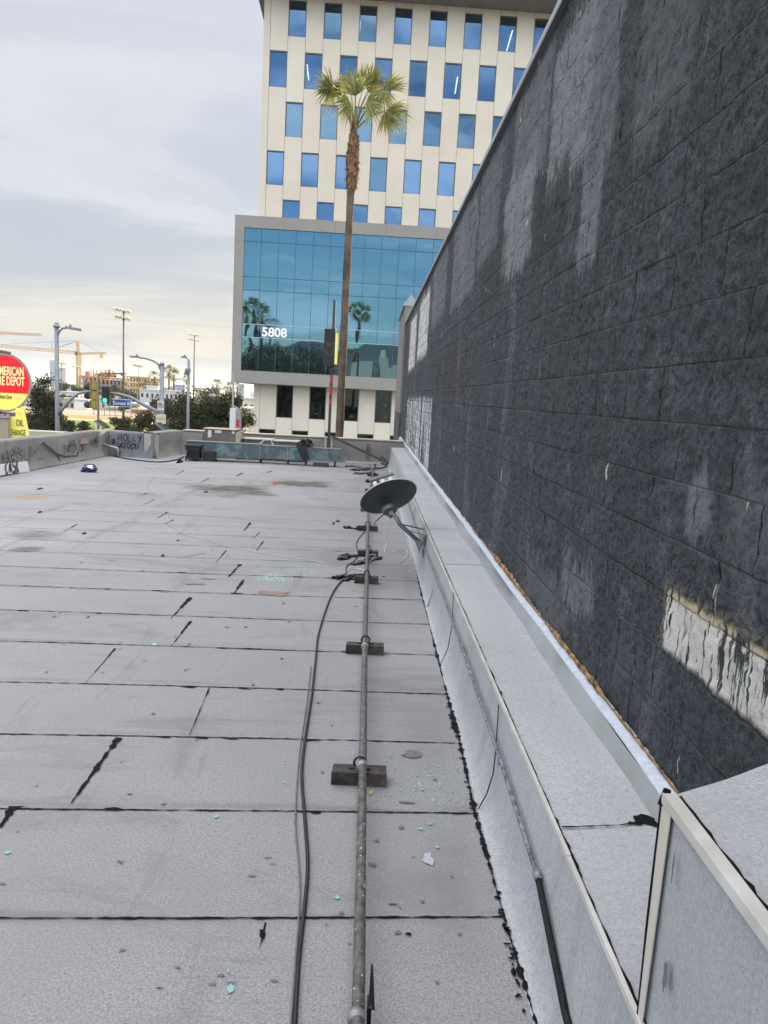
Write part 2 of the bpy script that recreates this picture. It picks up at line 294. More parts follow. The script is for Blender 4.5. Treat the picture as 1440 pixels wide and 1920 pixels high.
    base=t.mix(t.math('MULTIPLY',halo,t.ramp(rk,.4,.6,0,.6)),base,(.30,.25,.15))
    # isolated white paint runs
    dots=t.noise(t.map(P,(1,1,.22)),17,2,.5); base=t.mix(t.ramp(dots,.735,.76),base,(.6,.6,.56))
    base=t.mix(t.math('MULTIPLY',JH2,.62),base,t.mix(t.ramp(t.noise(P,1.3,2),.46,.60),(.010,.012,.015),(.10,.11,.125))); base=t.mix(t.math('MULTIPLY',JV,.8),base,(.006,.008,.010))
    h=t.math('MULTIPLY_ADD',rk,.8,t.math('MULTIPLY',rk2,.8)); h=t.math('MULTIPLY_ADD',joint,-.6,h)
    nr=t.bump(h,1.0,.022); M['splitface']=t.done(base,.82,nr,.3)
wallmat()

# ------------------------------------------------------------------ numpy noise
def vnoise(u,v,seed):
    r=np.random.default_rng(seed).random((256,256)); i=np.floor(u).astype(int); j=np.floor(v).astype(int); fu=u-i; fv=v-j
    fu=fu*fu*(3-2*fu); fv=fv*fv*(3-2*fv); i&=255; j&=255; i1=(i+1)&255; j1=(j+1)&255
    return (r[i,j]*(1-fu)+r[i1,j]*fu)*(1-fv)+(r[i,j1]*(1-fu)+r[i1,j1]*fu)*fv
def fbm(u,v,seed,o=4):
    s=0;a=1;n=0
    for k in range(o): s=s+a*vnoise(u*2**k+k*17.3,v*2**k+k*9.1,seed+k); n+=a; a*=.55
    return s/n
def gridmesh(name,P,mats,parent=None,smooth=True):
    a,b,_=P.shape; me=bpy.data.meshes.new(name); me.vertices.add(a*b); me.vertices.foreach_set('co',P.reshape(-1).astype(np.float32))
    idx=np.arange(a*b).reshape(a,b); q=np.stack([idx[:-1,:-1],idx[1:,:-1],idx[1:,1:],idx[:-1,1:]],-1).reshape(-1,4)
    me.loops.add(q.size); me.loops.foreach_set('vertex_index',q.reshape(-1).astype(np.int32)); me.polygons.add(len(q)); me.polygons.foreach_set('loop_start',np.arange(0,q.size,4,dtype=np.int32)); me.polygons.foreach_set('loop_total',np.full(len(q),4,dtype=np.int32))
    me.update(calc_edges=True); me.polygons.foreach_set('use_smooth',[smooth]*len(q)); me.materials.append(mats); o=bpy.data.objects.new(name,me); COL.objects.link(o)
    if parent: o.parent=parent
    return o
YE=25.2
wallT=thing('block_wall','tall charcoal painted split-face block wall with white paint patches along the right of the roof','wall')
ys=[-1.0,.0,.6]; 
while ys[-1]<YE: ys.append(ys[-1]+max(.010,ys[-1]*.0042))
ys[-1]=YE; ys=np.array(ys); zs=np.concatenate([np.arange(.2,2.6,.0125),np.arange(2.6,ZT-.07,.018),[ZT-.07]])
YY,ZZ=np.meshgrid(ys,zs,indexing='ij')
row=np.floor((ZZ-1.531)/.196); sh=np.where(row.astype(int)%2==0,0,.201); cy=((YY-2.202-sh)/.402)%1; cz=((ZZ-1.531)/.196)%1
e=np.minimum(np.minimum(cy,1-cy)*.402,np.minimum(cz,1-cz)*.196); pil=.75+.25*np.clip(e/.008,0,1)
bid=np.floor((YY-2.202-sh)/.402); rnd=vnoise(bid*7.7+300,row*3.3+400,99)
disp=-.022+pil*(.010+.005*rnd+.026*(fbm(YY*14,ZZ*14,3,4)-.35)+.012*(fbm(YY*55,ZZ*55,8,2)-.5))
P=np.stack([WX-disp,YY,ZZ],-1)[:,::-1]
gridmesh('block_face',P,M['splitface'],wallT)
b=B(); b.box((WX+.045,-1,.2),(WX+.30,YE,ZT-.07)); b.build('backing',M['asphalt'],wallT)
mk('copingdark',(.12,.125,.14),.1,3,.5,.05); mk('copinglight',(.30,.32,.35),.1,3,.45,.05)
b=B(); b.box((WX-.035,-1,ZT-.07),(WX+.34,YE,ZT-.05),0); b.box((WX-.03,-1,ZT-.05),(WX+.34,YE,ZT),1); b.build('coping',[M['copingdark'],M['copinglight']],wallT)

# neighbouring taller block beyond the wall end
nb=thing('end_pier','grey stucco pier rising just past the far end of the charcoal wall','pier')
mk('piergrey',(.20,.19,.18),.12,1,.85,.1); mk('pierdark',(.07,.07,.075),.12,1,.85,.1)
zc=1.76+(744-563)/1442*25.3
b=B(); b.box((1.00,YE+.01,ZG),(1.34,30.1,1.3),1); b.box((1.0,YE+.01,1.3),(1.34,30.1,zc-.25),0); b.build('shaft',[M['piergrey'],M['pierdark']],nb)
b=B(); b.prism([(.93,YE-.02,zc-.25),(.93,YE-.02,zc-.19),(1.17,YE-.02,zc+.12),(1.41,YE-.02,zc-.19),(1.41,YE-.02,zc-.25)],(0,5.0,0)); b.build('cap',M['copinglight'],nb)

# ------------------------------------------------------------------ roof deck
mats=[M['roofmem'],M['tar'],M['concrete']]
mk('turq',(.17,.38,.36),.1,5,.6,0); mk('stainbrown',(.20,.15,.135),.3,30,.85,.1); mk('spotdark',(.13,.13,.13),.2,30,.8,.1); mk('patchblue',(.34,.355,.40),.1,30,.8,0); mk('yelleaf',(.65,.4,.03),.1,5,.6,0); mk('dryleaf',(.35,.2,.12),.2,9,.8,0); mk('claymud',(.33,.25,.2),.3,20,.9,.2)
mats+= [M['turq'],M['stainbrown'],M['spotdark'],M['patchblue']]
b=B()
outline=[(-7.65,-3,0),(1.3,-3,0),(1.3,20.9,0),(-5.2,20.9,0),(-5.4,19.3,0),(-6.62,19.6,0)]
b.prism([(x,y,ZG) for x,y,z in outline],(0,0,-ZG),0); b.m[-len(outline):]=[2]*len(outline)
def ribbon(b,pts,w,z=.004,m=1,wn=.4,step=.018,seed=0,fade=None):
    r=random.Random(seed); pts=[Vector((p[0],p[1],z)) for p in pts]; P=[]; 
    for a,c in zip(pts[:-1],pts[1:]):
        n=max(1,int((c-a).length/step))
        for i in range(n): P.append(a.lerp(c,i/n))
    P.append(pts[-1]); L=[];Rr=[]; ww=1; N=len(P)
    for i,p in enumerate(P):
        t=(P[min(i+1,N-1)]-P[max(0,i-1)]).normalized(); nrm=Vector((-t.y,t.x,0)); ww=ww*.6+.4*(1+wn*r.gauss(0,1.6))
        k=w(i/(N-1)) if callable(w) else w; k*=max(.25,ww)
        o=r.gauss(0,k*.12); L.append(p+nrm*(k*.5+o)); Rr.append(p-nrm*(k*.5-o))
    for i in range(N-1): b.face([Rr[i],Rr[i+1],L[i+1],L[i]],m)
def blobp(b,c,rx,ry,m,z=.005,n=11,seed=0,rot=0,jit=.3):
    r=random.Random(seed); p=[]
    for i in range(n):
        a=-2*math.pi*i/n; k=1+jit*r.uniform(-1,1); x=rx*k*math.cos(a); y=ry*k*math.sin(a); p.append((c[0]+x*math.cos(rot)-y*math.sin(rot),c[1]+x*math.sin(rot)+y*math.cos(rot),z))
    b.face(p[::-1],m)
def lapy(y0,x): return y0+.045*x
seams=[2.389,3.056,3.746,4.426,5.146,5.876,6.606,7.31,8.0,8.62,9.3,9.95,10.7]
for i,y0 in enumerate(seams):
    w=.013 if i<8 else .011
    w*=.66; b_pts=[(x,lapy(y0,x)+.012*math.sin(x*1.3+i)) for x in np.linspace(-6.9+.048*y0,.56,14)]
    ribbon(b,b_pts,w,seed=i,wn=.42)
    if i<8: # bleed-outs
        for k in range(5):
            xx=random.uniform(-3,.5); blobp(b,(xx,lapy(y0,xx)),random.uniform(.02,.06),random.uniform(.006,.014),1,.0055,seed=i*9+k)
for i in range(26):   # faint broken laps far away
    y0=11.4+.68*(i//3); x=random.uniform(-5.6,-.3); ribbon(b,[(x,lapy(y0,x)),(x+random.uniform(.3,1.6),lapy(y0,x)+.03)],random.uniform(.006,.014),seed=i+70)
for (x0,y0,x1,y1,w) in [(0,1553,26,1514,.035),(133,1508,222,1385,.022),(355,1380,393,1290,.007),(160,1282,216,1217,.006),(320,1214,357,1166,.016),(320,1161,357,1121,.028),(439,1113,457,1088,.03),(428,1083,450,1059,.034),(405,1055,424,1033,.01),(480,1034,494,1015,.012),(458,995,470,980,.03),(474,1010,487,999,.01),(295,972,315,960,.012),(307,984,325,975,.012),(268,947,290,937,.012),(250,935,276,925,.01),(335,888,345,882,.02),(110,1003,145,983,.008),(340,1045,385,1038,.008),(443,893,455,887,.03),(500,888,510,883,.02),(528,860,536,855,.02),(375,905,392,897,.02),(320,892,337,887,.015)]:
    a=at(x0,y0,z=0); c=at(x1,y1,z=0); ribbon(b,[a,c],(lambda t,w=w:w*(.35+.9*t)),.0062,seed=int(x0),wn=.5)
# tar bead along the parapet foot
base_line=[(.577,1.6),(.575,2.0),(.562,2.42),(.552,3.1),(.568,3.78),(.565,4.6),(.572,6.8),(.585,11),(.59,20.4)]
def wf(t):
    y=1.6+t*18.8; k=.006
    for c,s,a in ((2.2,.16,.013),(2.95,.30,.017),(3.95,.45,.030),(5.2,.3,.016),(7,.5,.012)): k+=a*math.exp(-((y-c)/s)**2)
    return k
ribbon(b,[(x-.008,y) for x,y in base_line],lambda t:wf(t)*.72,.007,wn=.75,step=.009,seed=5)
for k in range(46):
    y=random.choice([random.gauss(2.95,.25),random.gauss(3.95,.4),random.gauss(2.2,.12)]); blobp(b,(.555-random.uniform(0,.018),y),random.uniform(.003,.014),random.uniform(.004,.016),1,.0078,seed=k+300,jit=.6,n=9)
def pblob(px,py,w,h,m,seed=0,z=.005,rot=0,jit=.35,n=11):
    a=at(px,py,z=0); l=at(px-w/2,py,z=0); u=at(px,py-h/2,z=0); d=at(px,py+h/2,z=0); blobp(b,a,abs(a.x-l.x),abs(u.y-d.y)/2,m,z,n,seed,rot,jit)
pblob(513,1113,60,10,4,1); pblob(365,1095,28,5,4,2,jit=.6); pblob(310,1109,12,4,4,3); pblob(392,1086,30,3,4,4); pblob(772,1415,34,12,5,5); pblob(762,1506,30,4,5,6); pblob(752,1553,13,7,5,7); pblob(706,1578,10,6,5,8,jit=.6); pblob(493,1753,11,42,1,9,jit=.6); pblob(747,1750,12,8,5,10,jit=.7); pblob(803,1612,22,20,6,11,jit=.5); pblob(697,1623,16,8,5,12,jit=.6)
pblob(432,1855,16,16,3,13); pblob(428,1822,6,8,3,14); pblob(405,1533,9,6,3,15); pblob(15,1600,12,7,3,16); pblob(788,1555,8,6,3,17); pblob(820,1590,8,6,3,18); pblob(632,1684,9,8,3,19); pblob(290,1209,10,5,3,20)
r5=random.Random(11)
for k in range(75):
    px=r5.uniform(0,880); py=r5.choice([r5.uniform(1010,1300),r5.uniform(1200,1900)]); s=.5+(py-1000)/700
    if px<at(0,0,z=0).x: continue
    if at(px,py,z=0).x>.5: continue
    pblob(px,py,r5.uniform(4,15)*s*.8,r5.uniform(1.5,5)*s*.8,r5.choice([5,5,5,1,4]),k+40,.0052,jit=.55,n=9)
for k in range(110):
    px=r5.gauss(800,65); py=r5.gauss(1470,38)
    if at(px,py,z=0).x>.54: continue
    pblob(px,py,r5.uniform(1,3)*r5.choice([1,1,1,2.2]),r5.uniform(1,2.4)*r5.choice([1,1,1.8]),3,k+400,.0054,n=7)
for k in range(60):
    px=r5.uniform(380,880); py=r5.uniform(1060,1880)
    if at(px,py,z=0).x>.54: continue
    pblob(px,py,r5.uniform(1,4),r5.uniform(1,3),3,k+600,.0054,n=7)
deck=b.build('roof_deck',mats); struct(deck)
# mud / brown wash by the cables, scuffs
for nm,px,py,w,h,mt,lab,c in [('dry_leaf',990,1763,14,30,'dryleaf','curled brown dry leaf lying at the foot of the right parapet','leaf'),('yellow_leaf',694,1489,5,8,'yelleaf','small yellow leaf beside the nearest wood block','leaf')]:
    bb=B(); k=.9 if 'dry' in nm else .4; a=at(px,py,z=.004); bb.face([(a.x-.012*k,a.y-.02*k,.008),(a.x+.012*k,a.y-.01*k,.010),(a.x+.03*k,a.y+.05*k,.02),(a.x+.008*k,a.y+.03*k,.012)]); bb.face([(a.x-.012*k,a.y-.02*k,.008),(a.x+.008*k,a.y+.03*k,.012),(a.x-.004*k,a.y+.02*k,.016)]); tag(bb.build(nm,M[mt]),lab,c)

# ------------------------------------------------------------------ right parapet
rp=thing('parapet_wall','low pale grey membrane parapet with white metal edge running below the charcoal wall','parapet')
def sweep(prof,ys,jit=0,seed=0,wig=None):
    P=np.zeros((len(ys),len(prof),3)); s=np.arange(len(ys))
    for j,(x,z) in enumerate(prof):
        n=(vnoise(ys*2.2+j*5,ys*0+j*3.7,seed)-.5)*jit
        P[:,j,0]=x+n; P[:,j,1]=ys; P[:,j,2]=z+n*.4
    return P
yy=np.concatenate([np.arange(1.2,6,.04),np.arange(6,20.6,.12)])
prof=[(.556,-.002),(.572,.004),(.598,.045),(.613,.10),(.622,.16),(.632,.3),(.643,.41),(.645,.455)]
gridmesh('inner_face',sweep(prof,yy,.008,3)[:,::-1],M['parmem'],rp)
capy=np.concatenate([np.arange(1.2,6,.05),np.arange(6,21,.15)])
gridmesh('cap_sheet',sweep([(.6445,.459),(.66,.460),(.80,.4605),(.92,.461),(.985,.463),(1.03,.47)],capy,.003,9)[:,::-1],M['capmem'],rp)
b=B(); b.box((.66,1.2,0),(1.04,20.95,.44)); b.build('core',M['concrete'],rp)
def edge_strip(b,p0,p1,off,w,h,m=0,n=1):  # L shaped metal edge
    pass
b=B()
for a,c in ((1.40,2.06),(2.065,5.2),(5.205,8.3),(8.305,12),(12.01,16),(16.01,20.6)):
    jx=random.uniform(-.0015,.0015); b.box((.641+jx,a,.450),(.6445+jx,c,.4675)); b.box((.6445+jx,a,.4645),(.6535+jx,c,.4675))
b.build('edge_trim',M['trim'],rp)
b=B(); ribbon(b,[(.657,y) for y in np.linspace(1.45,20.5,60)],.006,.4665,0,.7,.02,3)
y=at(1050,1548,z=.46).y; ribbon(b,[(.665,y-.02),(.85,y+.005),(.98,y+.04)],lambda t:.006+.05*max(0,t-.7)/.3,.467,0,.5,.012,8)
blobp(b,(.955,y+.05),.035,.028,0,.4675,14,4)
for py in (1057,937,878,845,992):
    yk=at(800,py,z=.46).y; ribbon(b,[(.665,yk),(.82,yk+.02),(.98,yk+.03)],.006,.466,0,.5,.03,int(py))
for (yc) in (9.5,): # vertical laps on the inner face
    b.tube([(.6385,yc,.43),(.6300,yc+.01,.28),(.6195,yc+.015,.16)],.002,5)
b.build('tar_joint',M['tar'],rp)
cs=np.concatenate([np.arange(1.45,8,.05),np.arange(8,25,.2)])
P=sweep([(.975,.4635),(1.012,.53),(1.0135,.532)],cs,.012,12); P[:,0,0]+=.006*np.sin(cs*3.1); gridmesh('flashing',P[:,::-1],M['flash'],rp)
P=sweep([(1.0115,.5305),(1.0135,.538),(1.03,.545),(1.06,.560)],cs,.006,21); gridmesh('sealant_band',P[:,::-1],M['sealant'],rp)
cs2=np.concatenate([np.arange(1.45,8,.02),np.arange(8,25,.1)])
def foamy(cs2):
    P=np.zeros((len(cs2),5,3)); w=.006+.016*np.clip(vnoise(cs2*3.1,cs2*0+2,5)-.3,0,1)*1.5
    w=w*np.clip((8.5-cs2)/3,.15,1)
    for j in range(5):
        a=j/4*math.pi; rr=w*(1+.9*(vnoise(cs2*30+j*9,cs2*0+j,6)-.5)); P[:,j,0]=1.046-rr*np.sin(a)*.7; P[:,j,1]=cs2; P[:,j,2]=.560+w*.8-rr*np.cos(a)
    return P
gridmesh('foam_bead',foamy(cs2),M['foam'],rp)
# conduit on the parapet face
mk('conduit',(.17,.175,.18),.5,40,.55,.2,c2=(.04,.042,.045)); mk('conduitdk',(.012,.012,.015),.6,60,.7,.4,c2=(.004,.004,.006),spec=.2)
cd=thing('conduit','thin tarred steel conduit fixed along the face of the right parapet','conduit')
cp=[at(x,y,x=.608) for x,y in [(1085,1990),(1060,1900),(1036,1780),(1010,1650)]]; b=B(); b.tube(cp,.011,10); b.build('tarred_length',M['conduitdk'],cd,True)
cp2=[at(x,y,x=.610) for x,y in [(1010,1650),(975,1540),(940,1430),(868,1220),(828,1110),(800,1040),(775,975),(752,900)]]; b=B(); b.tube(cp2,.0085,10); b.tube([cp2[0],cp2[0].lerp(cp2[1],.12)],.0135,10); b.tube([cp2[3],cp2[3].lerp(cp2[4],.08)],.012,10); b.build('bare_length',M['conduit'],cd,True)
for t in (.25,.8): b=B(); p=cp2[1].lerp(cp2[3],t); b.tube([p-Vector((0,.012,0)),p+Vector((0,.012,0))],.0125,8); b.build('clamp',M['galv'],cd)
for i,pts in enumerate([[(935,1322),(930,1400),(925,1450),(912,1490),(896,1518)],[(850,1112),(848,1170),(840,1215),(826,1246)],[(815,1085),(812,1105),(803,1135),(787,1140)]]):
    n=len(pts); W3=[]
    for k,(x,y) in enumerate(pts):
        xx=[.634,.622,.604,.585,.565][min(4,int(k*4/(n-1)+.5))]; W3.append(at(x,y,x=xx))
    lab=['thin black wire drooping from the parapet edge nearest the camera','thin black wire drooping from the parapet edge, second from the camera','thin black wire looping at the parapet foot below the satellite dish'][i]
    b=B(); b.tube(W3,.0028,6); tag(b.build('thin_wire',M['blackrub'],smooth=True),lab,'wire','thin wires on the parapet face')

# raised near parapet
tp=thing('raised_parapet','taller parapet step at the lower right corner with white corner trim','parapet')
zt=.972; y0=1.475; xf=.656
P=np.zeros((40,26,3)); yg=np.linspace(-.6,y0,40)
for i,yv in enumerate(yg):
    for j in range(26): P[i,j]=(xf,yv,zt*j/25-.0)
dd=(fbm(P[...,1]*4,P[...,2]*2,40,3)-.5)*.012+.006*np.exp(-((P[...,1]-1.22-.03*P[...,2])/.012)**2); P[...,0]-=dd; P[0,:,0]=xf; P[-1,:,0]=xf+.004
gridmesh('side_face',P[:,::-1],M['parmem'],tp)
b=B(); b.prism([(xf+.006,-.6,.0),(1.045,-.6,.0),(1.045,1.70,.0),(xf+.012,y0-.002,.0)],(0,0,zt-.006)); b.build('core',M['parmem'],tp)
topP=np.zeros((14,10,3))
for i in range(14):
    for j in range(10):
        u=j/9; yb=y0+(1.70-y0)*u; topP[i,j]=(xf+.0+u*(1.045-xf),-.6+(yb+.6)*i/13,zt+.002*math.sin(i*2+j))
gridmesh('top_sheet',topP,M['capmem'],tp)
b=B(); b.box((xf-.010,-.6,zt-.012),(xf-.007,y0+.004,zt+.010)); b.box((xf-.007,-.6,zt+.007),(xf+.020,y0+.002,zt+.010)); b.build('edge_trim',M['trim'],tp)
mk('trimyel',(.46,.42,.32),.12,4,.45,.05,c2=(.49,.48,.45)); b=B()
b.hexa([(xf-.009,y0-.020,.462),(xf-.006,y0-.020,.462),(xf-.006,y0+.004,.462),(xf-.009,y0+.004,.462),(xf-.009,y0-.042,zt-.014),(xf-.006,y0-.042,zt-.014),(xf-.006,y0+.004,zt-.014),(xf-.009,y0+.004,zt-.014)]); b.build('corner_trim',M['trimyel'],tp)
b=B(); ribbon(b,[(xf+.024,yv) for yv in np.linspace(-.5,y0,30)],lambda t:.007+.012*math.exp(-((t-.62)/.15)**2),zt+.0065,0,.6,.02,4)
b.tube([(xf-.006,y0+.005,.463),(xf-.008,y0+.006,.7),(xf-.007,y0+.005,zt-.02)],.0045,6); b.tube([(xf-.004,y0+.006,zt-.02),(xf+.004,y0+.012,zt+.014)],[.012,.008],7)
def fblob(yc,zc_,ry,rz,seed,m=0):
    r=random.Random(seed); n=12; b.face([(xf-.011,yc+ry*(1+.3*r.uniform(-1,1))*math.cos(-2*math.pi*i/n),zc_+rz*(1+.3*r.uniform(-1,1))*math.sin(-2*math.pi*i/n)) for i in range(n)],m)
b.build('tar_joint',M['tar'],tp)
b=B()
for px,py,ry,rz,sd in ((1247,1830,.010,.035,1),(1262,1625,.004,.04,2)):
    b=B(); q=at(px,py,x=xf-.011); fblob(q.y,q.z,ry,rz,sd); b.build('peeled_spot',M['spotdark'],tp)
# ------------------------------------------------------------------ other parapets
PH=.62
def parapet(name,label,p0,p1,matk,h=PH,thick=.26,seed=1,cant=.09,mat_top=None):
    p0=Vector((p0[0],p0[1],0)); p1=Vector((p1[0],p1[1],0)); d=(p1-p0); L=d.length; d/=L; nrm=Vector((d.y,-d.x,0))
    t=thing(name,label,'parapet',tuple(p0)); org=np.array(p0)
    pr=[(cant,-.002),(cant*.8,.02),(cant*.35,.10),(.008,.20),(0,.34),(0,h-.04),(-.012,h-.008),(-.04,h),(-thick,h),(-thick,-.3)]
    n=max(3,int(L/.25)); P=np.zeros((n,len(pr),3)); s=np.linspace(0,L,n)
    for j,(o,z) in enumerate(pr):
        jj=(vnoise(s*1.6+j*.6,s*0+j*.4,seed)-.5)*.02 if 1<j<8 else 0
        for i in range(n):
            q=p0+d*s[i]+nrm*(o+(jj[i] if 1<j<8 else 0)); P[i,j]=(q.x,q.y,z+(jj[i]*.5 if 4<j<8 else 0))
    P-=org; gridmesh('membrane_face',P,M[matk],t)
    b=B(); 
    q=[p0-nrm*.03,p1-nrm*.03,p1-nrm*(thick-.01),p0-nrm*(thick-.01)]
    b.prism([(v.x,v.y,0) for v in q],(0,0,h-.03)); b.build('core',M['concrete'],t)
    return t,p0,d,nrm
GLY={'H':[[(0,0),(0,1)],[(.7,0),(.6,1)],[(0,.5),(.7,.5)]],'O':[[(.35,0),(.05,.3),(.1,.8),(.4,1),(.7,.7),(.6,.2),(.35,0)]],'L':[[(.1,1),(0,.1),(.6,0)]],'Y':[[(0,1),(.3,.5),(.6,1)],[(.6,1),(.4,.3),(.1,-.1)]],'D':[[(0,0),(.1,1),(.7,.6),(.5,.1),(0,0)]],'W':[[(0,1),(.15,0),(.4,.7),(.65,0),(.8,1)]],'A':[[(0,0),(.3,1),(.6,0)],[(.1,.4),(.55,.35)]],'N':[[(0,0),(.1,1),(.5,.1),(.6,1)]],'P':[[(.1,-.2),(.1,1),(.6,.8),(.1,.5)]],'S':[[(.6,.9),(.2,1),(.1,.6),(.6,.4),(.4,0),(0,.1)]],'R':[[(.05,0),(.1,1),(.6,.8),(.15,.5),(.65,0)]],'K':[[(.05,0),(.1,1)],[(.6,1),(.1,.5),(.65,-.1)]],'Z':[[(0,1),(.6,.95),(0,0),(.7,.1)]],'C':[[(.6,.9),(.2,.9),(0,.4),(.3,0),(.6,.15)]],'-':[[(.1,.5),(.5,.45)]],' ':[],'G':[[(.6,.9),(.1,.9),(0,.3),(.4,0),(.6,.4),(.3,.45)]],'M':[[(0,0),(.1,1),(.35,.4),(.6,1),(.7,0)]]}
def graf(text,org,u,h,nrm,w=.010,r=None,seed=0,sx=.75,off=.012,slope=0,v=Vector((0,0,1))):
    b=B(); rr=random.Random(seed); x=0; u=Vector(u)
    for ch in text:
        for st in GLY.get(ch,[]):
            pts=[]
            st=[(p+rr.gauss(0,.07),q+rr.gauss(0,.09)) for p,q in st]
            for k in range(len(st)-1):
                A=st[max(k-1,0)];Bq=st[k];Cq=st[k+1];Dq=st[min(k+2,len(st)-1)]
                for i in range(5):
                    t=i/5; pts.append(tuple(.5*((2*Bq[j])+(Cq[j]-A[j])*t+(2*A[j]-5*Bq[j]+4*Cq[j]-Dq[j])*t*t+(3*Bq[j]-A[j]-3*Cq[j]+Dq[j])*t**3) for j in (0,1)))
            pts.append(st[-1])
            W3=[Vector(org)+u*((x+p*sx)*h)+v*(q*h+slope*x*h)+Vector(nrm)*off for p,q in pts]
            for a,c in zip(W3[:-1],W3[1:]):
                t=(c-a).normalized(); s=t.cross(Vector(nrm)).normalized()*w*.5*rr.uniform(.7,1.3); e=t*w*.25; b.face([a-s-e,c-s+e,c+s+e,a+s-e])
        x+=sx*1.0
    return b
lx=lambda y:-6.64+.048*(y-13.9)
LP,p0,dL,nL=parapet('parapet_wall','long grey roof parapet along the left edge, tagged with faded graffiti',(lx(-3),-3),(lx(19.2),19.2),'leftmem',seed=2)
def onleft(px,py):
    # intersect with face plane x=lx(y)
    d=ray(px,py); t=(lx(0))/(d.x-.048*d.y); return EYE+d*t
for txt,px,py,hh,sd,lab in (('ANP-SLP-',2,868,.20,1,''),('PARZR',118,850,.17,2,''),('RNKA',168,838,.15,3,''),('CG',70,872,.14,6,''),('SKR',128,838,.13,8,''),('ZN',150,846,.12,9,''),('MRA',176,829,.10,10,''),('GS',26,852,.13,13,'')):
    q=onleft(px,py); graf(txt,q,dL,hh,nL,.014,seed=sd,off=.016,sx=.85).build('graffiti',M['graf'],LP)
b=B(); 
def ltube(pts,r,off=.03): b.tube([onleft(x,y)+nL*off for x,y in pts],r,6)
ltube([(35,882),(50,862),(66,838),(77,827),(90,838),(104,850),(118,855),(142,853)],.016); ltube([(77,828),(92,841),(106,853),(112,872),(116,872)],.010,.04); ltube([(142,853),(140,862),(146,866)],.012,.03); ltube([(148,838),(143,852)],.015)
tag(b.build('wall_cable',M['poledark'],smooth=True),'grey cable looping over the face of the left parapet','cable')
b=B(); 
for i in range(34):
    y0_=13.2+i*.17; 
    if y0_<19: blobp(b,(lx(y0_)+.1,y0_),random.uniform(.01,.03),random.uniform(.05,.12),0,.008,8,i+900)
b.build('tar_joint',M['tar'],LP)
# ledge box patch on left wall
b=B(); q=onleft(157,822); b.obox(q+nL*.012+Vector((0,0,-.06)),(.02,.42,.13),Matrix.Rotation(-.048,3,'Z')); b.build('patched_vent',M['claymud'],LP)
CPp,p0c,dC,nC=parapet('parapet_corner','dark grey parapet return tagged in black at the far left roof corner',(lx(19.2)+.02,19.12),(-5.17,18.78),'cornermem',h=PH-.012,seed=4)
ow=p0c+dC*.28; graf('HOLLY',(ow.x,ow.y,.385),dC,.16,nC,.018,seed=11,off=.018,sx=.85).build('graffiti',M['graf'],CPp); graf('WOOOD',(ow.x,ow.y,.19),dC,.15,nC,.018,seed=12,off=.02,sx=.8).build('graffiti',M['graf'],CPp); graf('ZS',(ow.x-.14,ow.y+.03,.30),dC,.09,nC,.022,seed=31,off=.02,sx=.3).build('graffiti',M['graf'],CPp)
LT,_,_,_=parapet('parapet_return','short pale parapet return beside the tagged corner',(-5.165,18.80),(-4.95,20.62),'returnmem',h=PH+.008,seed=5)
BPp,_,_,_=parapet('back_parapet','grey parapet closing the far edge of the roof toward the street',(-4.95,20.60),(.98,20.60),'leftmem',h=PH-.006,seed=6,thick=.3)
b=B(); b.box((-4.9,20.58,PH-.004),(.97,20.92,PH+.022)); b.build('coping',M['accream'],BPp)  # beige coping keeps low-sun warmth in its base colour
# white tagged board leaning at left
bd=thing('tagged_board','white board with black graffiti leaning on the left parapet','board'); pts=[onleft(x,y)+nL*.13 for x,y in ((-40,894),(41,883),(37,864),(-40,873))]
b=B(); b.prism([pts[0],pts[1],pts[2],pts[3]],nL*.02); b.build('panel',M['board'],bd)
q=onleft(-6,888)+nL*.155; graf('CASKE',q,dL,.21,nL,.030,seed=21,off=.01,sx=.62).build('graffiti',M['ink'],bd)

# ------------------------------------------------------------------ pipe and supports
zp=.098
pp=[at(x,y,z=zp) for x,y in [(669,1960),(673,1840),(680,1440),(684,1210),(688,1080),(690,985),(692,930),(697,900),(699,888),(694,872)]]
pipe=thing('roof_pipe','long grey steel pipe carried on wood blocks down the roof','pipe')
mk('pipegrey',(.115,.112,.10),.35,8,.6,.15,60)
t=NT('pipepaint'); c=t.mix(t.ramp(t.noise(t.pos,30,4),.35,.65),(.045,.044,.042),(.105,.103,.096)); c=t.mix(t.ramp(t.noise(t.pos,70,2,.5),.68,.71),c,(.6,.62,.58)); M['pipegrey']=t.done(c,.55,t.bump(t.noise(t.pos,60,3),.2,.003),.4)
b=B(); b.tube(pp,.0185,14); b.build('tube',M['pipegrey'],pipe,True)
for (x,y) in ((668,1908),(679,1436),(684,1212)):
    b=B(); q=at(x,y,z=zp); b.tube([(q.x,q.y-.012,zp),(q.x,q.y+.012,zp)],.024,14); b.build('coupling',M['galv'],pipe,True)
sup=thing('wood_block','weathered wood block under the pipe, nearest to the camera','support block',(0,0,0),'wood blocks carrying the pipe')
def block_mesh(b,w,d,h,seed):
    r=random.Random(seed); j=lambda:r.uniform(-.004,.004)
    b.hexa([(-w/2+j(),-d/2+j(),.003),(w/2+j(),-d/2+j(),.003),(w/2+j(),d/2+j(),.003),(-w/2+j(),d/2+j(),.003),(-w/2+j(),-d/2+j(),h+j()),(w/2+j(),-d/2+j(),h+j()),(w/2+j(),d/2+j(),h+j()),(-w/2+j(),d/2+j(),h+j())])
    for k in range(5): z=r.uniform(.2,.9)*h; b.box((-w/2+.01,-d/2-.003,z),(w/2-.01*r.random()*5,-d/2,z+.0025))
b=B(); block_mesh(b,.25,.085,.066,1); b.build('block',M['wood'],sup)
b=B(); 
for i in range(13):
    pass
ring=[(math.cos(a)*.027,.0,zp-.004+math.sin(a)*.029) for a in np.linspace(-.6,math.pi+.6,12)]
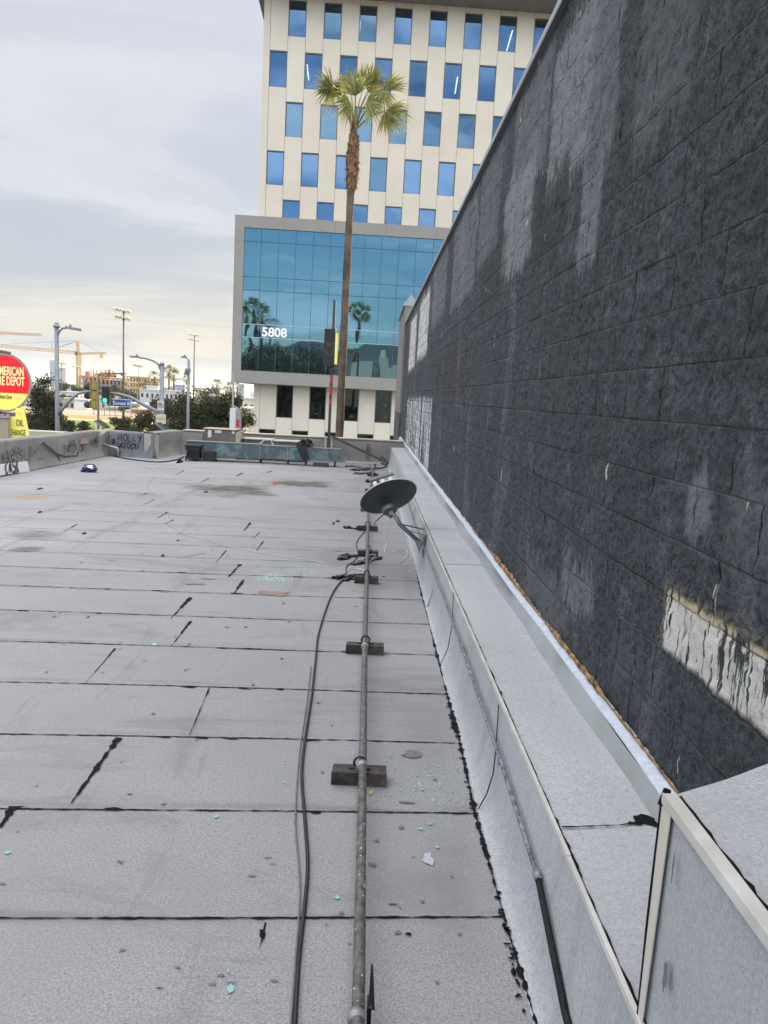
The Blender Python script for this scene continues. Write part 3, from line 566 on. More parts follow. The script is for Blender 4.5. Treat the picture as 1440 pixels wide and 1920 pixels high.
b.tube(ring,.0055,6); b.box((-.05,-.012,.067),(-.024,.012,.073)); b.box((.024,-.012,.067),(.05,.012,.073)); b.build('pipe_strap',M['blackrub'],sup)
bl=[(673,1476,.252),(684,1234,.26),(687,1096,.225),(690,1046,.225),(689,998,.27),(691,962,.24),(697,926,.25),(698,908,.27),(699,896,.25)]
ordn=['nearest full block','second full block','third block, with black cloth beside it','fourth block, behind the white wire loop','fifth block, with a black strip to its left','block just below the satellite dish rim','block seen left of the dish feeds','block two before the far end of the pipe','block at the far end of the pipe']
for i,(x,y,w) in enumerate(bl):
    q=at(x,y-10 if i<2 else y-3,z=0); q.z=0; lab='weathered wood block under the grey pipe, '+ordn[i]
    if i==0: sup.location=q; sup['label']=lab
    else: o=dup(sup,q,random.uniform(-.04,.04),lab); o.scale=(w/.25,1,1)
q=at(665,1925,z=0); o=dup(sup,(q.x+.02,q.y-.105,0),0,'pale plank block under the pipe at the bottom edge of the photo'); o.scale=(1.45,1,.8)
b=B(); q=at(690,1875,z=.1); b.face([(q.x,q.y-.03,.10),(q.x+.02,q.y-.02,.085),(q.x+.012,q.y+.07,.15),(q.x+.006,q.y+.075,.155)]); b.box((q.x-.002,q.y-.03,.05),(q.x+.01,q.y+.02,.1)); tag(b.build('torn_strap',M['blackrub']),'torn black strap end sticking up beside the pipe at the bottom of the photo','strap')
# black cables
def cable(name,lab,pts,r,mt,z=None,group=None,cat='cable'):
    z=r+.003 if z is None else z
    P=[]; 
    for p in pts: q=at(p[0],p[1],z=(p[2] if len(p)>2 else z)); P.append(q)
    # smooth
    S=[]
    for i in range(len(P)-1):
        a=P[max(i-1,0)];b0=P[i];c0=P[i+1];d0=P[min(i+2,len(P)-1)]
        for k in range(5):
            t=k/5; S.append(.5*((2*b0)+(c0-a)*t+(2*a-5*b0+4*c0-d0)*t*t+(3*b0-a-3*c0+d0)*t**3))
    S.append(P[-1]); b=B(); b.tube(S,r,7); return tag(b.build(name,M[mt],smooth=True),lab,cat,group)
cable('black_cable','long black cable snaking over the roof left of the pipe',[(548,1990),(553,1915),(560,1800),(571,1700),(577,1620),(572,1540),(566,1450),(573,1380),(585,1300),(592,1235),(597,1190),(612,1140),(625,1110),(640,1090),(655,1083),(668,1080)],.0075,'blackrub')
cable('grey_cable','thin grey cable laid beside the long black cable',[(540,1990),(545,1915),(554,1800),(562,1690),(560,1620),(554,1550),(556,1480),(563,1400),(575,1320),(583,1250)],.004,'spotdark')
cable('black_lead','thin black lead wandering left of the pipe below the dish',[(649,1080),(650,1062),(663,1052),(672,1040),(668,1022),(672,1010),(684,997)],.005,'blackrub')
cable('short_lead','short black lead curling down behind the satellite dish',[(702,992),(703,980),(710,972),(722,962)],.005,'blackrub')
cable('white_cable','long thin white cable trailing across the middle of the roof',[(205,852),(283,880),(280,905),(275,915),(300,932),(314,950),(315,980),(325,990),(350,1003),(380,1010),(430,1025),(480,1035),(560,1048),(620,1056),(660,1058)],.0034,'whitecable2')
cable('white_wire','white wire loop arched over the pipe near the fourth wood block',[(677,1052),(685,1045),(695,1040,.06),(703,1040,.10),(702,1045,.06),(693,1053),(690,1055)],.004,'whitecable')
cable('white_wire','white wire curled on the roof by the third wood block',[(643,1078),(655,1068),(672,1066),(685,1070),(696,1075,.02),(698,1080),(690,1088)],.0035,'whitecable')
cable('white_wire','thin white wire hanging from the dish and curling on the roof',[(736,970,.42),(728,992,.25),(724,1018,.05),(722,1036),(732,1037),(745,1033),(760,1031),(765,1035),(762,1045),(748,1055),(745,1058)],.0035,'whitecable')
cable('floor_cable','dark cable running along the foot of the corner parapet',[(205,853),(228,858),(260,863),(300,866),(330,862),(345,856)],.014,'blackrub')
def strip(name,lab,pts,w,seed,cat='strap'):
    r=random.Random(seed); P=[at(x,y,z=.006) for x,y in pts]; S=[]
    for a,c in zip(P[:-1],P[1:]):
        n=max(3,int((c-a).length/.035))
        for i in range(n): S.append(a.lerp(c,i/n))
    S.append(P[-1]); b=B(); N=len(S); L=[];Rr=[]
    for i,p in enumerate(S):
        t=(S[min(i+1,N-1)]-S[max(0,i-1)]).normalized(); n=Vector((-t.y,t.x,0)); k=w*(.3+.7*math.sin(math.pi*min(.5,(i+.5)/N+.08)))*(1+.3*r.gauss(0,1)); z=.006+.03*abs(r.gauss(0,.6)); L.append(p+n*k*.5+Vector((0,0,z*r.random()))); Rr.append(p-n*k*.5+Vector((0,0,z)))
    for i in range(N-1):
        b.face([Rr[i],Rr[i+1],L[i+1],L[i]]); 
        for q in (L,Rr): b.face([q[i],q[i+1],(q[i+1].x,q[i+1].y,.002),(q[i].x,q[i].y,.002)])
    return tag(b.build(name,M['blackrub']),lab,cat)
def rag(name,lab,px,py,w,h,seed,cat='debris',mt='tarp',ht=.05,slant=0):
    r=random.Random(seed); q=at(px,py,z=0); l=at(px-w/2,py,z=0); hw=abs(q.x-l.x); n=16; m=7; P=np.zeros((n,m,3)); dp=abs(at(px,py-h/2,z=0).y-at(px,py+h/2,z=0).y)/2
    for i in range(n):
        for j in range(m):
            u=i/(n-1)*2-1; v=j/(m-1)*2-1; k=math.sqrt(max(0,1-u*u)); 
            P[i,j]=(q.x+hw*u,q.y+slant*u*hw+dp*v*(.35+.65*k)*(1+r.uniform(-.2,.2)),.004+ht*max(0,(1-v*v)*k)*(.5+r.random()))
    o=gridmesh(name,P,M[mt],smooth=False); tag(o,lab,cat); return o
strip('black_strap','torn black strap running left from the third wood block',[(628,1086),(645,1080),(663,1078),(684,1080)],.10,1)
strip('black_strap','small torn black strap just under the longer one at the third block',[(646,1089),(655,1085),(664,1085)],.05,2)
strip('black_strap','torn black strap pointing left from the fourth wood block',[(636,1050),(650,1044),(668,1041)],.09,3)
strip('black_strap','torn black strap in front of the fourth wood block',[(660,1059),(680,1054),(697,1049),(712,1045)],.09,4)
strip('black_strip','straight black strip left of the fifth wood block',[(644,989),(655,990),(672,992)],.09,5)
strip('black_bundle','black sheeting lying across the pipe near its far end',[(660,882),(675,881),(690,878),(702,880)],.30,6,'debris')
strip('black_bundle','flat black sheeting on the roof just before the far heap',[(667,889),(680,887),(700,887)],.22,7,'debris')
strip('black_bundle','thin black scrap at the foot of the far heap',[(648,875),(662,874),(676,876)],.12,8,'debris')
rag('red_wrapper','small red wrapper on the stained middle of the roof',514,907,9,3,6,mt='redplastic',ht=.03)
rag('black_hat','small black lump of rubber before the crate',337,867,9,4,7,ht=.06)
for i,(x,y,w) in enumerate(((386,923,7),(75,917,8),(305,1043,5),(75,961,5),(158,1001,7),(633,978,8),(625,982,5))):
    rag('debris_scrap','small dark scrap on the roof, %s'%['in the middle brown stain','left of the blue bag','by the white cable','on the left of the roof','on a lap at the left','left of the pipe before the dish','smaller, just left of the scrap before the dish'][i],x,y,w,3,20+i,ht=.015)

bag=thing('blue_bag','crumpled dark blue plastic bag with white print on the roof','bag',tuple(at(168,885,z=0)))
def lump(c,rx,ry,rz,seed,mt,name,parent,n=14,m=9,jit=.25,z0=0):
    P=np.zeros((n+1,m,3)); r=np.random.default_rng(seed)
    J=1+jit*(r.random((n,m))-.5)*2
    for i in range(n+1):
        for j in range(m):
            a=2*math.pi*i/n; e=-.3+(math.pi/2+.3)*j/(m-1); k=J[i%n,j]; P[i,j]=(c[0]+rx*math.cos(a)*math.cos(e)*k,c[1]+ry*math.sin(a)*math.cos(e)*k,max(.003,c[2]+rz*math.sin(e)*(k if j<m-1 else 1)))
    return gridmesh(name,P,M[mt],parent,False)
lump((0,0,.04),.15,.13,.11,3,'bluebag','bag_body',bag); lump((.03,-.06,.09),.07,.05,.05,5,'board','white_print',bag,jit=.3)

# ------------------------------------------------------------------ satellite dish
dc=at(729,933,y=7.9); view=(dc-EYE).normalized(); cr=RM@Vector((1,0,0)); cu=RM@Vector((0,1,0))
nd=(.52*view+.854*(-.34*cr+.94*cu)).normalized()
sd=thing('satellite_dish','dark grey satellite dish on a bent mast bolted to the right parapet','satellite dish',(0.62,7.7,.3))
b=B(); rad=.305; Q=Vector((0,0,1)).rotation_difference(nd).to_matrix(); n=40
def dp(r,a,o): return dc+Q@Vector((r*math.cos(a),r*math.sin(a)*.96,r*r*.42-.03+o))
rings=[0.001]+[rad*k/9 for k in range(1,10)]
vb=len(b.v)
for o,mm in ((0,0),(.006,1)):
    s=len(b.v)
    for r_ in rings:
        for k in range(n): b.v.append(tuple(dp(r_,2*math.pi*k/n,o)))
    for i in range(len(rings)-1):
        for k in range(n):
            k2=(k+1)%n; f=(s+i*n+k,s+i*n+k2,s+(i+1)*n+k2,s+(i+1)*n+k); b.f.append(f if mm else f[::-1]); b.m.append(mm)
s0=vb+(len(rings)-1)*n; s1=s0+len(rings)*n
b.build('reflector',[M['dish'],M['dishface']],sd,True)
b=B(); rim=[dp(rad+.001,2*math.pi*k/36,.002) for k in range(37)]; b.tube(rim,.005,6,cap=False); b.build('rim',M['dishface'],sd,True)
bk=at(733,953,y=7.72); bc=dc-nd*.02+(-cu)*.10
b=B(); b.lathe(bc-nd*.035,[(.075,0),(.085,.03),(.08,.05)],18,nd,0); b.obox(bc-nd*.06,(.05,.06,.07),Q); b.build('back_bracket',M['mast'],sd)
m0=bc-nd*.05; kn=at(744,978,y=7.72); ft=Vector((.615,7.66,.30))
b=B(); b.tube([m0+Vector((.01,0,.05)),m0+Vector((.01,0,0)),kn+Vector((0,0,.03)),kn.lerp(ft,.1),ft],.022,12); b.build('mast',M['mast'],sd,True)
b=B(); b.obox(ft+Vector((.005,0,0)),(.010,.17,.22)); b.prism([ft+Vector((-.01,-.04,.05)),ft+Vector((-.09,-.01,.05)),ft+Vector((-.03,-.04,-.08))],(0,.07,0)); b.build('foot_plate',M['mast'],sd)
b=B(); b.tube([kn+Vector((.02,0,-.02)),Vector((.640,8.05,.40))],.007,6); b.tube([kn.lerp(ft,.45)+Vector((0,0,.02)),Vector((.640,7.62,.41))],.007,6); b.build('stay_rod',M['mast'],sd)
fb=dc+nd*.255+cu*.0+cr*.0
b=B(); b.obox(fb+nd*.02-view*-.05,(.27,.03,.03),Q); b.build('feed_bar',M['mast'],sd); b=B()
for k in (-.085,0,.085): p=fb+Q@Vector((k,0,0)); b.lathe(p-nd*.085,[(.018,0),(.025,.02),(.022,.06)],12,nd)
b.build('feed_horn',M['lnb'],sd,True)
b=B(); b.tube([dc-cu*.2+nd*.0,dc-cu*.12+nd*.2,fb],.010,8); b.build('feed_arm',M['mast'],sd,True)

# ------------------------------------------------------------------ things at the back of the roof
t=NT('greencab'); P=t.tc.outputs['Object']; c=t.mix(t.ramp(t.noise(P,2.4,5,.6,.8),.5,.56),(.075,.10,.115),(.13,.17,.165)); c=t.mix(t.ramp(t.noise(t.map(P,(1,1,2)),3.5,4,.7),.60,.66),c,(.05,.32,.25)); M['greencab']=t.done(c,.6,t.bump(t.noise(P,30,2),.1,.005),.3)
gc=thing('long_cabinet','long low cabinet with flaking green and slate paint lying on short legs','cabinet',(-2.5,19,0))
xs=[-4.42,-2.62,-1.95,-1.50,-.66]; yq=18.95
def ztop(x): return .45-.006*(x+4.4)
b=B()
for x0,x1 in zip(xs[:-1],xs[1:]): b.box((x0+.006,yq,.10 if x0<-3 else .13),(x1-.006,yq+.34,ztop(x0)))
b.build('body',M['greencab'],gc)
b=B(); b.box((-4.45,yq-.012,.452),(-2.6,yq+.36,.466)); b.box((-2.59,yq-.008,.44),(-.64,yq+.35,.448)); b.build('lid_edge',M['acgrey'],gc)
for x in xs[1:4]: b=B(); b.box((x-.006,yq-.01,.1),(x+.006,yq+.345,.438)); b.build('seam_strip',M['galv'],gc)
for x in (-4.3,-2.62,-1.95,-1.50,-.78): 
    for q_ in (.03,.26): b=B(); b.box((x-.02,yq+q_,.003),(x+.02,yq+q_+.04,.13)); b.build('leg',M['steelbrown'],gc)
b=B(); b.box((-4.1,yq-.10,.06),(-3.2,yq-.02,.085)); tag(b.build('loose_board',M['concrete']),'pale board lying under the left end of the long cabinet','board')
b=B(); b.box((-1.30,yq-.10,.003),(-.92,yq-.02,.10)); tag(b.build('small_crate',M['steelbrown']),'small dark crate under the right end of the long cabinet','crate')
# ac unit
ac=thing('duct_box','grey metal roof unit with white labels behind the long cabinet','roof unit',(-3.9,19.9,0))
A0=at(383,832,y=19.75); A1=at(441,832,y=19.75); zt_=at(400,805,y=19.75).z
b=B(); b.box((A0.x,19.75,.02),(A1.x,20.35,zt_)); b.build('casing',M['acgrey'],ac)
b=B(); b.box((A0.x-.03,19.72,zt_),(A1.x+.03,20.4,zt_+.02)); b.build('lid',M['actop'],ac); b=B(); b.box((A1.x+.002,19.76,.1),(A1.x+.13,20.34,zt_-.04)); b.build('sun_tinted_end',M['accream'],ac)  # cream end stands in for low sun on the unit's right side
for (x0,y0_,x1,y1_) in ((390,806,396,820),(403,806,415,812),(435,809,440,813)):
    p=at(x0,y0_,y=19.74); q=at(x1,y1_,y=19.74); b=B(); b.box((p.x,19.743,p.z),(q.x,19.749,q.z)); b.build('label_plate',M['signwhite'],ac)
b=B(); b.tube([at(383,812,y=19.7),at(381,818,y=19.7),at(381,832,y=19.7)],.012,6); b.tube([at(444,806,y=19.7),at(455,812,y=19.7),at(457,830,y=19.7)],.012,6); b.build('wire',M['blackrub'],ac)
mk('bluepanel',(.10,.115,.135),.25,4,.6,.1,streak=True)
lc=thing('low_panel_unit','low slate blue panelled cabinet between the roof unit and the black tarp','cabinet',(-2.7,20,0)); L0=at(446,818,y=19.9); L1=at(512,822,y=19.9); L2=at(573,826,y=19.9)
b=B(); b.box((L0.x,19.9,.02),(L1.x,20.4,.52)); b.box((L1.x+.01,19.88,.02),(L2.x,20.4,.50)); b.build('casing',M['bluepanel'],lc)
b=B(); b.box((L0.x,19.86,.52),(L1.x+.0,20.42,.545)); b.box((L1.x+.01,19.85,.502),(L2.x+.03,20.42,.527)); b.box((L2.x,19.86,.1),(L2.x+.03,19.9,.50)); b.build('lid',M['accream'],lc)
b=B(); a=[at(x,y,y=19.6) for x,y in ((484,836),(495,825),(508,825),(513,837))]; b.tube([*a],.022,4); tag(b.build('bent_frame',M['whitepaint']),'bent pale metal frame leaning on the low blue cabinet','frame')
# tarp bag
tb=thing('black_tarp','black plastic sheeting bunched on top of the long cabinet','tarp',(-1.55,19.1,.45)); lump((0,.05,.0),.19,.18,.16,9,'tarp','bunch',tb,jit=.5)
b=B(); b.prism([(-1.75,18.93,.5),(-1.55,18.90,.1),(-1.42,18.92,.2),(-1.5,18.93,.5)],(0,.03,0)); b.build('hanging_flap',M['tarp'],tb)
# black crate
ck=thing('black_cart','black slatted plastic crate on feet beside the long cabinet','crate',(-4.2,18.6,0)); K0=at(347,864,z=0); K1=at(377,864,z=0); kw=K1.x-K0.x; kx=K0.x; ky=K0.y; kh=.36
b=B(); 
for (x0,x1,y0_,y1_) in ((0,.03,0,.4),(kw-.03,kw,0,.4),(.03,kw-.03,0,.02),(.03,kw-.03,.38,.4)): b.box((kx+x0,ky+y0_,.05),(kx+x1,ky+y1_,.11)); b.box((kx+x0,ky+y0_,.26),(kx+x1,ky+y1_,kh))
for k in range(5): b.box((kx+.05+k*kw/5.5,ky-.005,.11),(kx+.085+k*kw/5.5,ky+.015,.26))
b.box((kx+.02,ky+.02,.06),(kx+kw-.02,ky+.38,.22)); b.build('crate_body',M['blackrub'],ck)
b=B(); b.box((kx-.02,ky-.02,kh),(kx+kw+.02,ky+.42,kh+.025)); b.build('lid',M['sigblack'],ck)
for k in (0,.5,1): b=B(); b.box((kx+k*(kw-.03),ky,.0),(kx+k*(kw-.03)+.03,ky+.03,.05)); b.build('foot',M['sigblack'],ck)
b=B(); b.box((kx+kw+.05,ky+.1,.01),(kx+kw+.35,ky+.4,.24)); tag(b.build('black_box',M['sigblack']),'small black box tucked between the crate and the long cabinet','box')
# sign post
spx=at(620,838,y=20.3).x
sp=thing('sign_post','tall dark steel post with a blank black sign box at the far roof edge','sign',(spx,20.3,0))
Z=lambda px,py,y=20.3: at(px,py,y=y).z
tp_=at(625,562,y=20.3); bt=at(616,842,y=20.3)
b=B(); b.hexa([(bt.x-.04,20.28,.05),(bt.x+.03,20.28,.05),(bt.x+.03,20.36,.05),(bt.x-.04,20.36,.05),(bt.x-.04,20.28,tp_.z),(bt.x+.03,20.28,tp_.z),(bt.x+.03,20.36,tp_.z),(bt.x-.04,20.36,tp_.z)]); b.build('post',M['steelbrown'],sp)
c0=at(606,684,y=20.2); c1=at(631,617,y=20.2)
b=B(); b.box((c0.x,20.18,c0.z),(c1.x-.02,20.40,c1.z)); b.build('sign_box',M['sigblack'],sp)
b=B(); b.box((c1.x-.018,20.17,c0.z+.03),(c1.x+.05,20.19,c1.z-.1)); b.box((c1.x-.018,20.19,c0.z+.03),(c1.x+.05,20.42,c1.z-.1)); b.build('sun_tinted_edge',M['sunyellow'],sp)  # yellow strip paints low sun onto the sign box's right side
b=B(); rr=random.Random(3)
for k in range(55):
    a=rr.uniform(0,6.28); r_=rr.uniform(.3,1)**.5; cx=(c0.x+c1.x)/2+.12*r_*math.cos(a); cz=c0.z+.38+.17*r_*math.sin(a); s=rr.uniform(.004,.012); b.face([(cx-s,20.176,cz-s),(cx+s,20.176,cz-s*.5),(cx+s*.7,20.176,cz+s),(cx-s,20.176,cz+s*.6)])
for k in range(9): cx=c0.x+.04+k*.035; b.face([(cx,20.176,c0.z+.54),(cx+.014,20.176,c0.z+.54),(cx+.012,20.176,c0.z+.57),(cx,20.176,c0.z+.565)])
b.build('paint_flecks',M['graflight'],sp)
for k,(ya,yb) in enumerate(((704,718),(724,742),(747,759))): b=B(); p=at(617,ya,y=20.27); q=at(617,yb,y=20.27); b.box((bt.x-.042,20.272,q.z),(bt.x+.02,20.279,p.z)); b.build('red_sticker',M['signred'],sp)
b=B(); b.box((bt.x-.11,20.26,.1),(bt.x-.07,20.32,.66)); b.box((bt.x+.06,20.26,.1),(bt.x+.10,20.32,.62)); b.build('side_brace',M['accream'],sp)
def beam(name,lab,a,c,r,mt,cat='beam'): b=B(); b.tube([a,c],r,4); return tag(b.build(name,M[mt]),lab,cat)
beam('fallen_beam','dark steel beam leaning from the sign post down to the right corner',at(622,818,y=20.2),at(727,868,y=19.3),.045,'steelbrown'); 
cable('coiled_hose','black hose coiled in the far right roof corner',[(700,850,.2),(715,856,.2),(727,868,.05),(720,876),(708,878),(702,872),(712,868),(724,872)],.016,'blackrub')
b=B(); p=at(697,866,z=0); b.box((p.x-.05,p.y,.0),(p.x+.05,p.y+.06,.42)); b.box((p.x+.08,p.y-.05,0),(p.x+.13,p.y,.17)); tag(b.build('anchor_post',M['galv']),'stubby grey anchor post near the far right roof corner','post')
b=B(); p=at(690,838,y=20.5); b.box((p.x-.03,20.48,.15),(p.x+.03,20.53,.52)); tag(b.build('rusty_bracket',M['rust']),'rusty flat bracket on the far parapet right of the sign post','bracket')
b=B(); p=at(711,862,z=.1); b.lathe((p.x,p.y,.02),[(.035,0),(.045,.13)],12); tag(b.build('white_cup',M['lnb'],smooth=True),'white cup standing in the far right roof corner','cup')
b=B(); b.box((-.55,19.9,.05),(.35,19.94,.085)); tag(b.build('pale_rail',M['whitepaint']),'pale rail lying at the foot of the far parapet','rail')
cb=thing('corner_outlet','small grey junction box with stub pipe at the tagged roof corner','junction box',tuple(at(213,856,z=0))); cbp=at(213,856,z=0)
b=B(); b.box((cbp.x-.12,cbp.y,0),(cbp.x+.1,cbp.y+.2,.14)); b.build('box',M['poledark'],cb); b=B(); b.tube([(cbp.x+.12,cbp.y-.02,0),(cbp.x+.10,cbp.y,.2),(cbp.x-.35,cbp.y+.05,.30)],.03,8); b.build('stub_pipe',M['galv'],cb,True)
#PART2
# ================================================================== PART 2: office building
th=R(.8); E1=Vector((math.cos(th),math.sin(th),0)); NW=Vector((math.sin(th),-math.cos(th),0)); OB=Vector((0,62,0))
def bp(u,w,v): q=OB+E1*u+NW*w; return (q.x,q.y,v)
def bbox(b,u0,u1,w0,w1,v0,v1,m=None): 
    b.hexa([bp(u0,w1,v0),bp(u1,w1,v0),bp(u1,w0,v0),bp(u0,w0,v0),bp(u0,w1,v1),bp(u1,w1,v1),bp(u1,w0,v1),bp(u0,w0,v1)],m)
ob=thing('office_building','tall cream office building with staggered blue windows and a glazed grey box numbered 5808','building',tuple(OB+Vector((0,0,ZG))))
UR=14.6; K=18; PW=1.31; U0=-8.70
b=B(); wins=[]
EV=[(-3.7,-1.22),(17.36,19.82),(24.35,26.88)]; OD=[(-.25,2.3),(13.8,16.32),(20.89,23.36),(27.93,30.42)]
for k in range(K):
    u=U0+PW*k; ws=EV if k%2==0 else OD; lo=ZG
    for (a,c) in ws+[(31.3,31.3)]:
        if a-lo>.05: bbox(b,u+.013,u+PW-.013,-.22,0,lo+.02,a-.0,(k*3+int(lo))%2)
        lo=c
        if c>a: wins.append((u,a,c,k))
bbox(b,-9.19,U0-.013,-.22,.0,ZG,31.3,1)
b.build('facade_panels',[M['panel'],M['panel_b']],ob)
b=B(); bbox(b,-9.12,-8.7,-26,-.26,ZG,31.3); bbox(b,UR-.3,UR,-26,-.26,ZG,31.3); bbox(b,-9.12,UR,-26.3,-26.02,ZG,31.3); b.build('side_wall',M['panel_b'],ob)
b=B()
for v in (-1.0,2.35,6.2,9.9,13.4,16.5,20.0,23.55,27.05,30.55): bbox(b,-8.68,UR-.32,-17.9,-.27,v,v+.22)
bbox(b,-8.68,UR-.32,-18.1,-17.92,ZG,31); b.build('floor_slab',M['interior'],ob)
# joint backing strips between panels
b=B()
for k in range(K+1): bbox(b,U0+PW*k-.03,U0+PW*k+.03,-.24,-.05,ZG,31.3)
b.build('joint_strip',M['joint'],ob)
proto={}; rrw=random.Random(12)
for (u,a,c,k) in wins:
    if 1.5<(a+c)/2<2 : pass
    low=c<3
    if not low and a<14.5 and c<15: continue
    key=(round(c-a,2),low)
    if key not in proto:
        org=Vector(bp(u,0,a)); ORG['__w']=org
        e=thing('tmp','x','x',tuple(org)); h=c-a; w0=.045; W=PW-.04
        b=B(); bbox(b,u+.02,u+w0+.02,-.20,-.05,a+.0,c); bbox(b,u+PW-w0-.02,u+PW-.02,-.20,-.05,a,c); bbox(b,u+w0+.02,u+PW-w0-.02,-.20,-.05,a,a+.05); bbox(b,u+w0+.02,u+PW-w0-.02,-.20,-.05,c-.06,c)
        if False: bbox(b,u+w0+.02,u+PW-w0-.02,-.19,-.10,a+h*.45,a+h*.45+.05)
        f=b.build('window',M['winframe'],e); f.parent=None; b=B()
        x0,x1,z0,z1=u+w0+.02,u+PW-w0-.02,a+.05,c-.06
        b.face([bp(x0,-.12,z0),bp(x1,-.12,z0),bp(x1,-.12,z1),bp(x0,-.12,z1)]); g=b.build('pane',M['lowglass'] if low else M['winglass'],e); g.parent=None
        bpy.data.objects.remove(e); proto[key]=(f,g,[0])
    f,g,cnt=proto[key]
    if cnt[0]: f=f.copy(); g=g.copy(); COL.objects.link(f); COL.objects.link(g)
    if not low and rrw.random()<.34: g.data=g.data.copy(); g.data.materials[0]=M[rrw.choice(['winglass_b','winglass_c'])]
    cnt[0]+=1
    o=Vector(bp(u,0,a)); f.parent=ob; f.location=o-ORG[ob.name]; g.parent=f; g.location=(0,0,0)
# window sash variation: lighter blinds behind some panes
b=B(); rr=random.Random(4)
for (u,a,c,k) in wins:
    if c>15 and rr.random()<.4: bbox(b,u+.08,u+PW-.08,-.34,-.32,a+.06,c-.1)
mk('blind',(.5,.6,.62),.1,1,.8,0); b.build('blind',M['blind'],ob)
# roof canopy
zs_=30.78; le=at(494,101,z=zs_); le2=at(461,3,z=zs_)
ul=-9.17-.62; b=B(); bbox(b,ul,UR+1,-27,2.05,zs_,zs_+.04,1); bbox(b,ul-.01,UR+1.01,-27.01,2.06,zs_+.041,zs_+1.1,0); b.build('roof_canopy',[M['framegrey'],M['soffit']],ob)
b=B()
for i in range(9): bbox(b,-8+i*2.6,-7.98+i*2.6,.01,2.064,zs_-.003,zs_+1.1)
b.build('canopy_joint',M['joint'],ob)
# glazed box
S=.9806; sv=lambda v:1.76+(v-1.76)*S
BL=-11.0*S; BR=15.2; V0=sv(2.35); V1=sv(15.02); g0=-10.27*S; gv0=sv(3.30); gv1=sv(14.13); WB=1.2
b=B(); bbox(b,BL,g0,-9,WB,V0,V1); bbox(b,g0,BR,.02,WB,V0,gv0); bbox(b,g0,BR,.02,WB,gv1,V1); bbox(b,BL+.02,-9.2,-9,.0,V0+.01,V1-.01); b.build('box_frame',M['framegrey'],ob)
b=B(); zz_=[V0+.0,sv(5.9),sv(10.4),sv(13.1)]
for u in (-6.95,-3.0,.94,4.9,8.8,12.8): bbox(b,u*S,u*S+.025,WB,WB+.004,V0,gv0); bbox(b,u*S-.3,u*S-.275,WB,WB+.004,gv1,V1)
for v in zz_[1:]: bbox(b,BL,g0,WB,WB+.004,v,v+.025)
bbox(b,g0,BR,WB,WB+.004,gv0-.01,gv0+.02); b.build('frame_joint',M['joint'],ob)
us=[g0]+[q*S for q in (-8.965,-7.62,-6.30,-4.955,-3.62,-2.32,-.985,.33,1.675,3.02,4.35,5.69,7.0,8.35,9.7,11.0,12.3,13.6)]+[BR]
vs=[gv0]+[sv(q) for q in (5.90,6.90,9.49,10.5,13.14)]+[gv1]
wg=WB-.14; rr=random.Random(8); b=B()
for i in range(len(us)-1):
    for j in range(len(vs)-1):
        d=[rr.uniform(-.004,.004) for _ in range(4)]
        b.face([bp(us[i],wg+d[0],vs[j]),bp(us[i+1],wg+d[1],vs[j]),bp(us[i+1],wg+d[1]+d[2],vs[j+1]),bp(us[i],wg+d[0]+d[2],vs[j+1])])
b.build('glazing',M['curtain'],ob)
b=B()
for u in us[1:-1]: bbox(b,u-.018,u+.018,wg-.05,wg+.03,gv0,gv1)
for v in vs[1:-1]: bbox(b,us[0],BR,wg-.04,wg+.036,v-.02,v+.02)
b.build('mullion',M['mullion'],ob)
mk('lightmull',(.45,.5,.48),.1,3,.4,0,metal=.4); b=B()
for v in vs[1:3]: bbox(b,us[0],BR,wg+.038,wg+.05,v-.018,v+.018)
b.build('transom',M['lightmull'],ob)
b=B(); bbox(b,us[0],BR-.1,.03,.2,6.2,6.5); bbox(b,us[0],BR-.1,.03,.2,9.9,10.3); b.build('spandrel',M['interior'],ob)
for (x,y) in [(566,480),(577,481),(613,485),(630,484),(628,494),(628,500),(703,501),(723,501),(723,512),(758,492),(762,495),(775,494),(768,509),(799,506),(797,514)]:
    q=at(x,y,z=13.3); b=B(); b.box((q.x-.22,q.y-.14,13.32),(q.x+.22,q.y+.14,13.36)); b.build('ceiling_light',M['lamp_on'],ob)
for (x0,y0_,x1,y1_,zc_) in [(676,40,676,75,30.3),(767,55,766,82,30.3),(961,57,950,95,30.3),(576,122,579,150,26.9),(858,145,853,175,26.9),(846,327,840,349,19.85),(564,503,567,511,13.3),(688,517,688,524,13.3),(741,520,740,527,13.3)]:
    p=at(x0,y0_,z=zc_-.05); q=at(x1,y1_,z=zc_-.05)
    if q.y>78: q=p+(q-p)*((78-p.y)/(q.y-p.y))
    b=B(); b.tube([p,q],.05,5); b.build('ceiling_light',M['lamp_on'],ob)
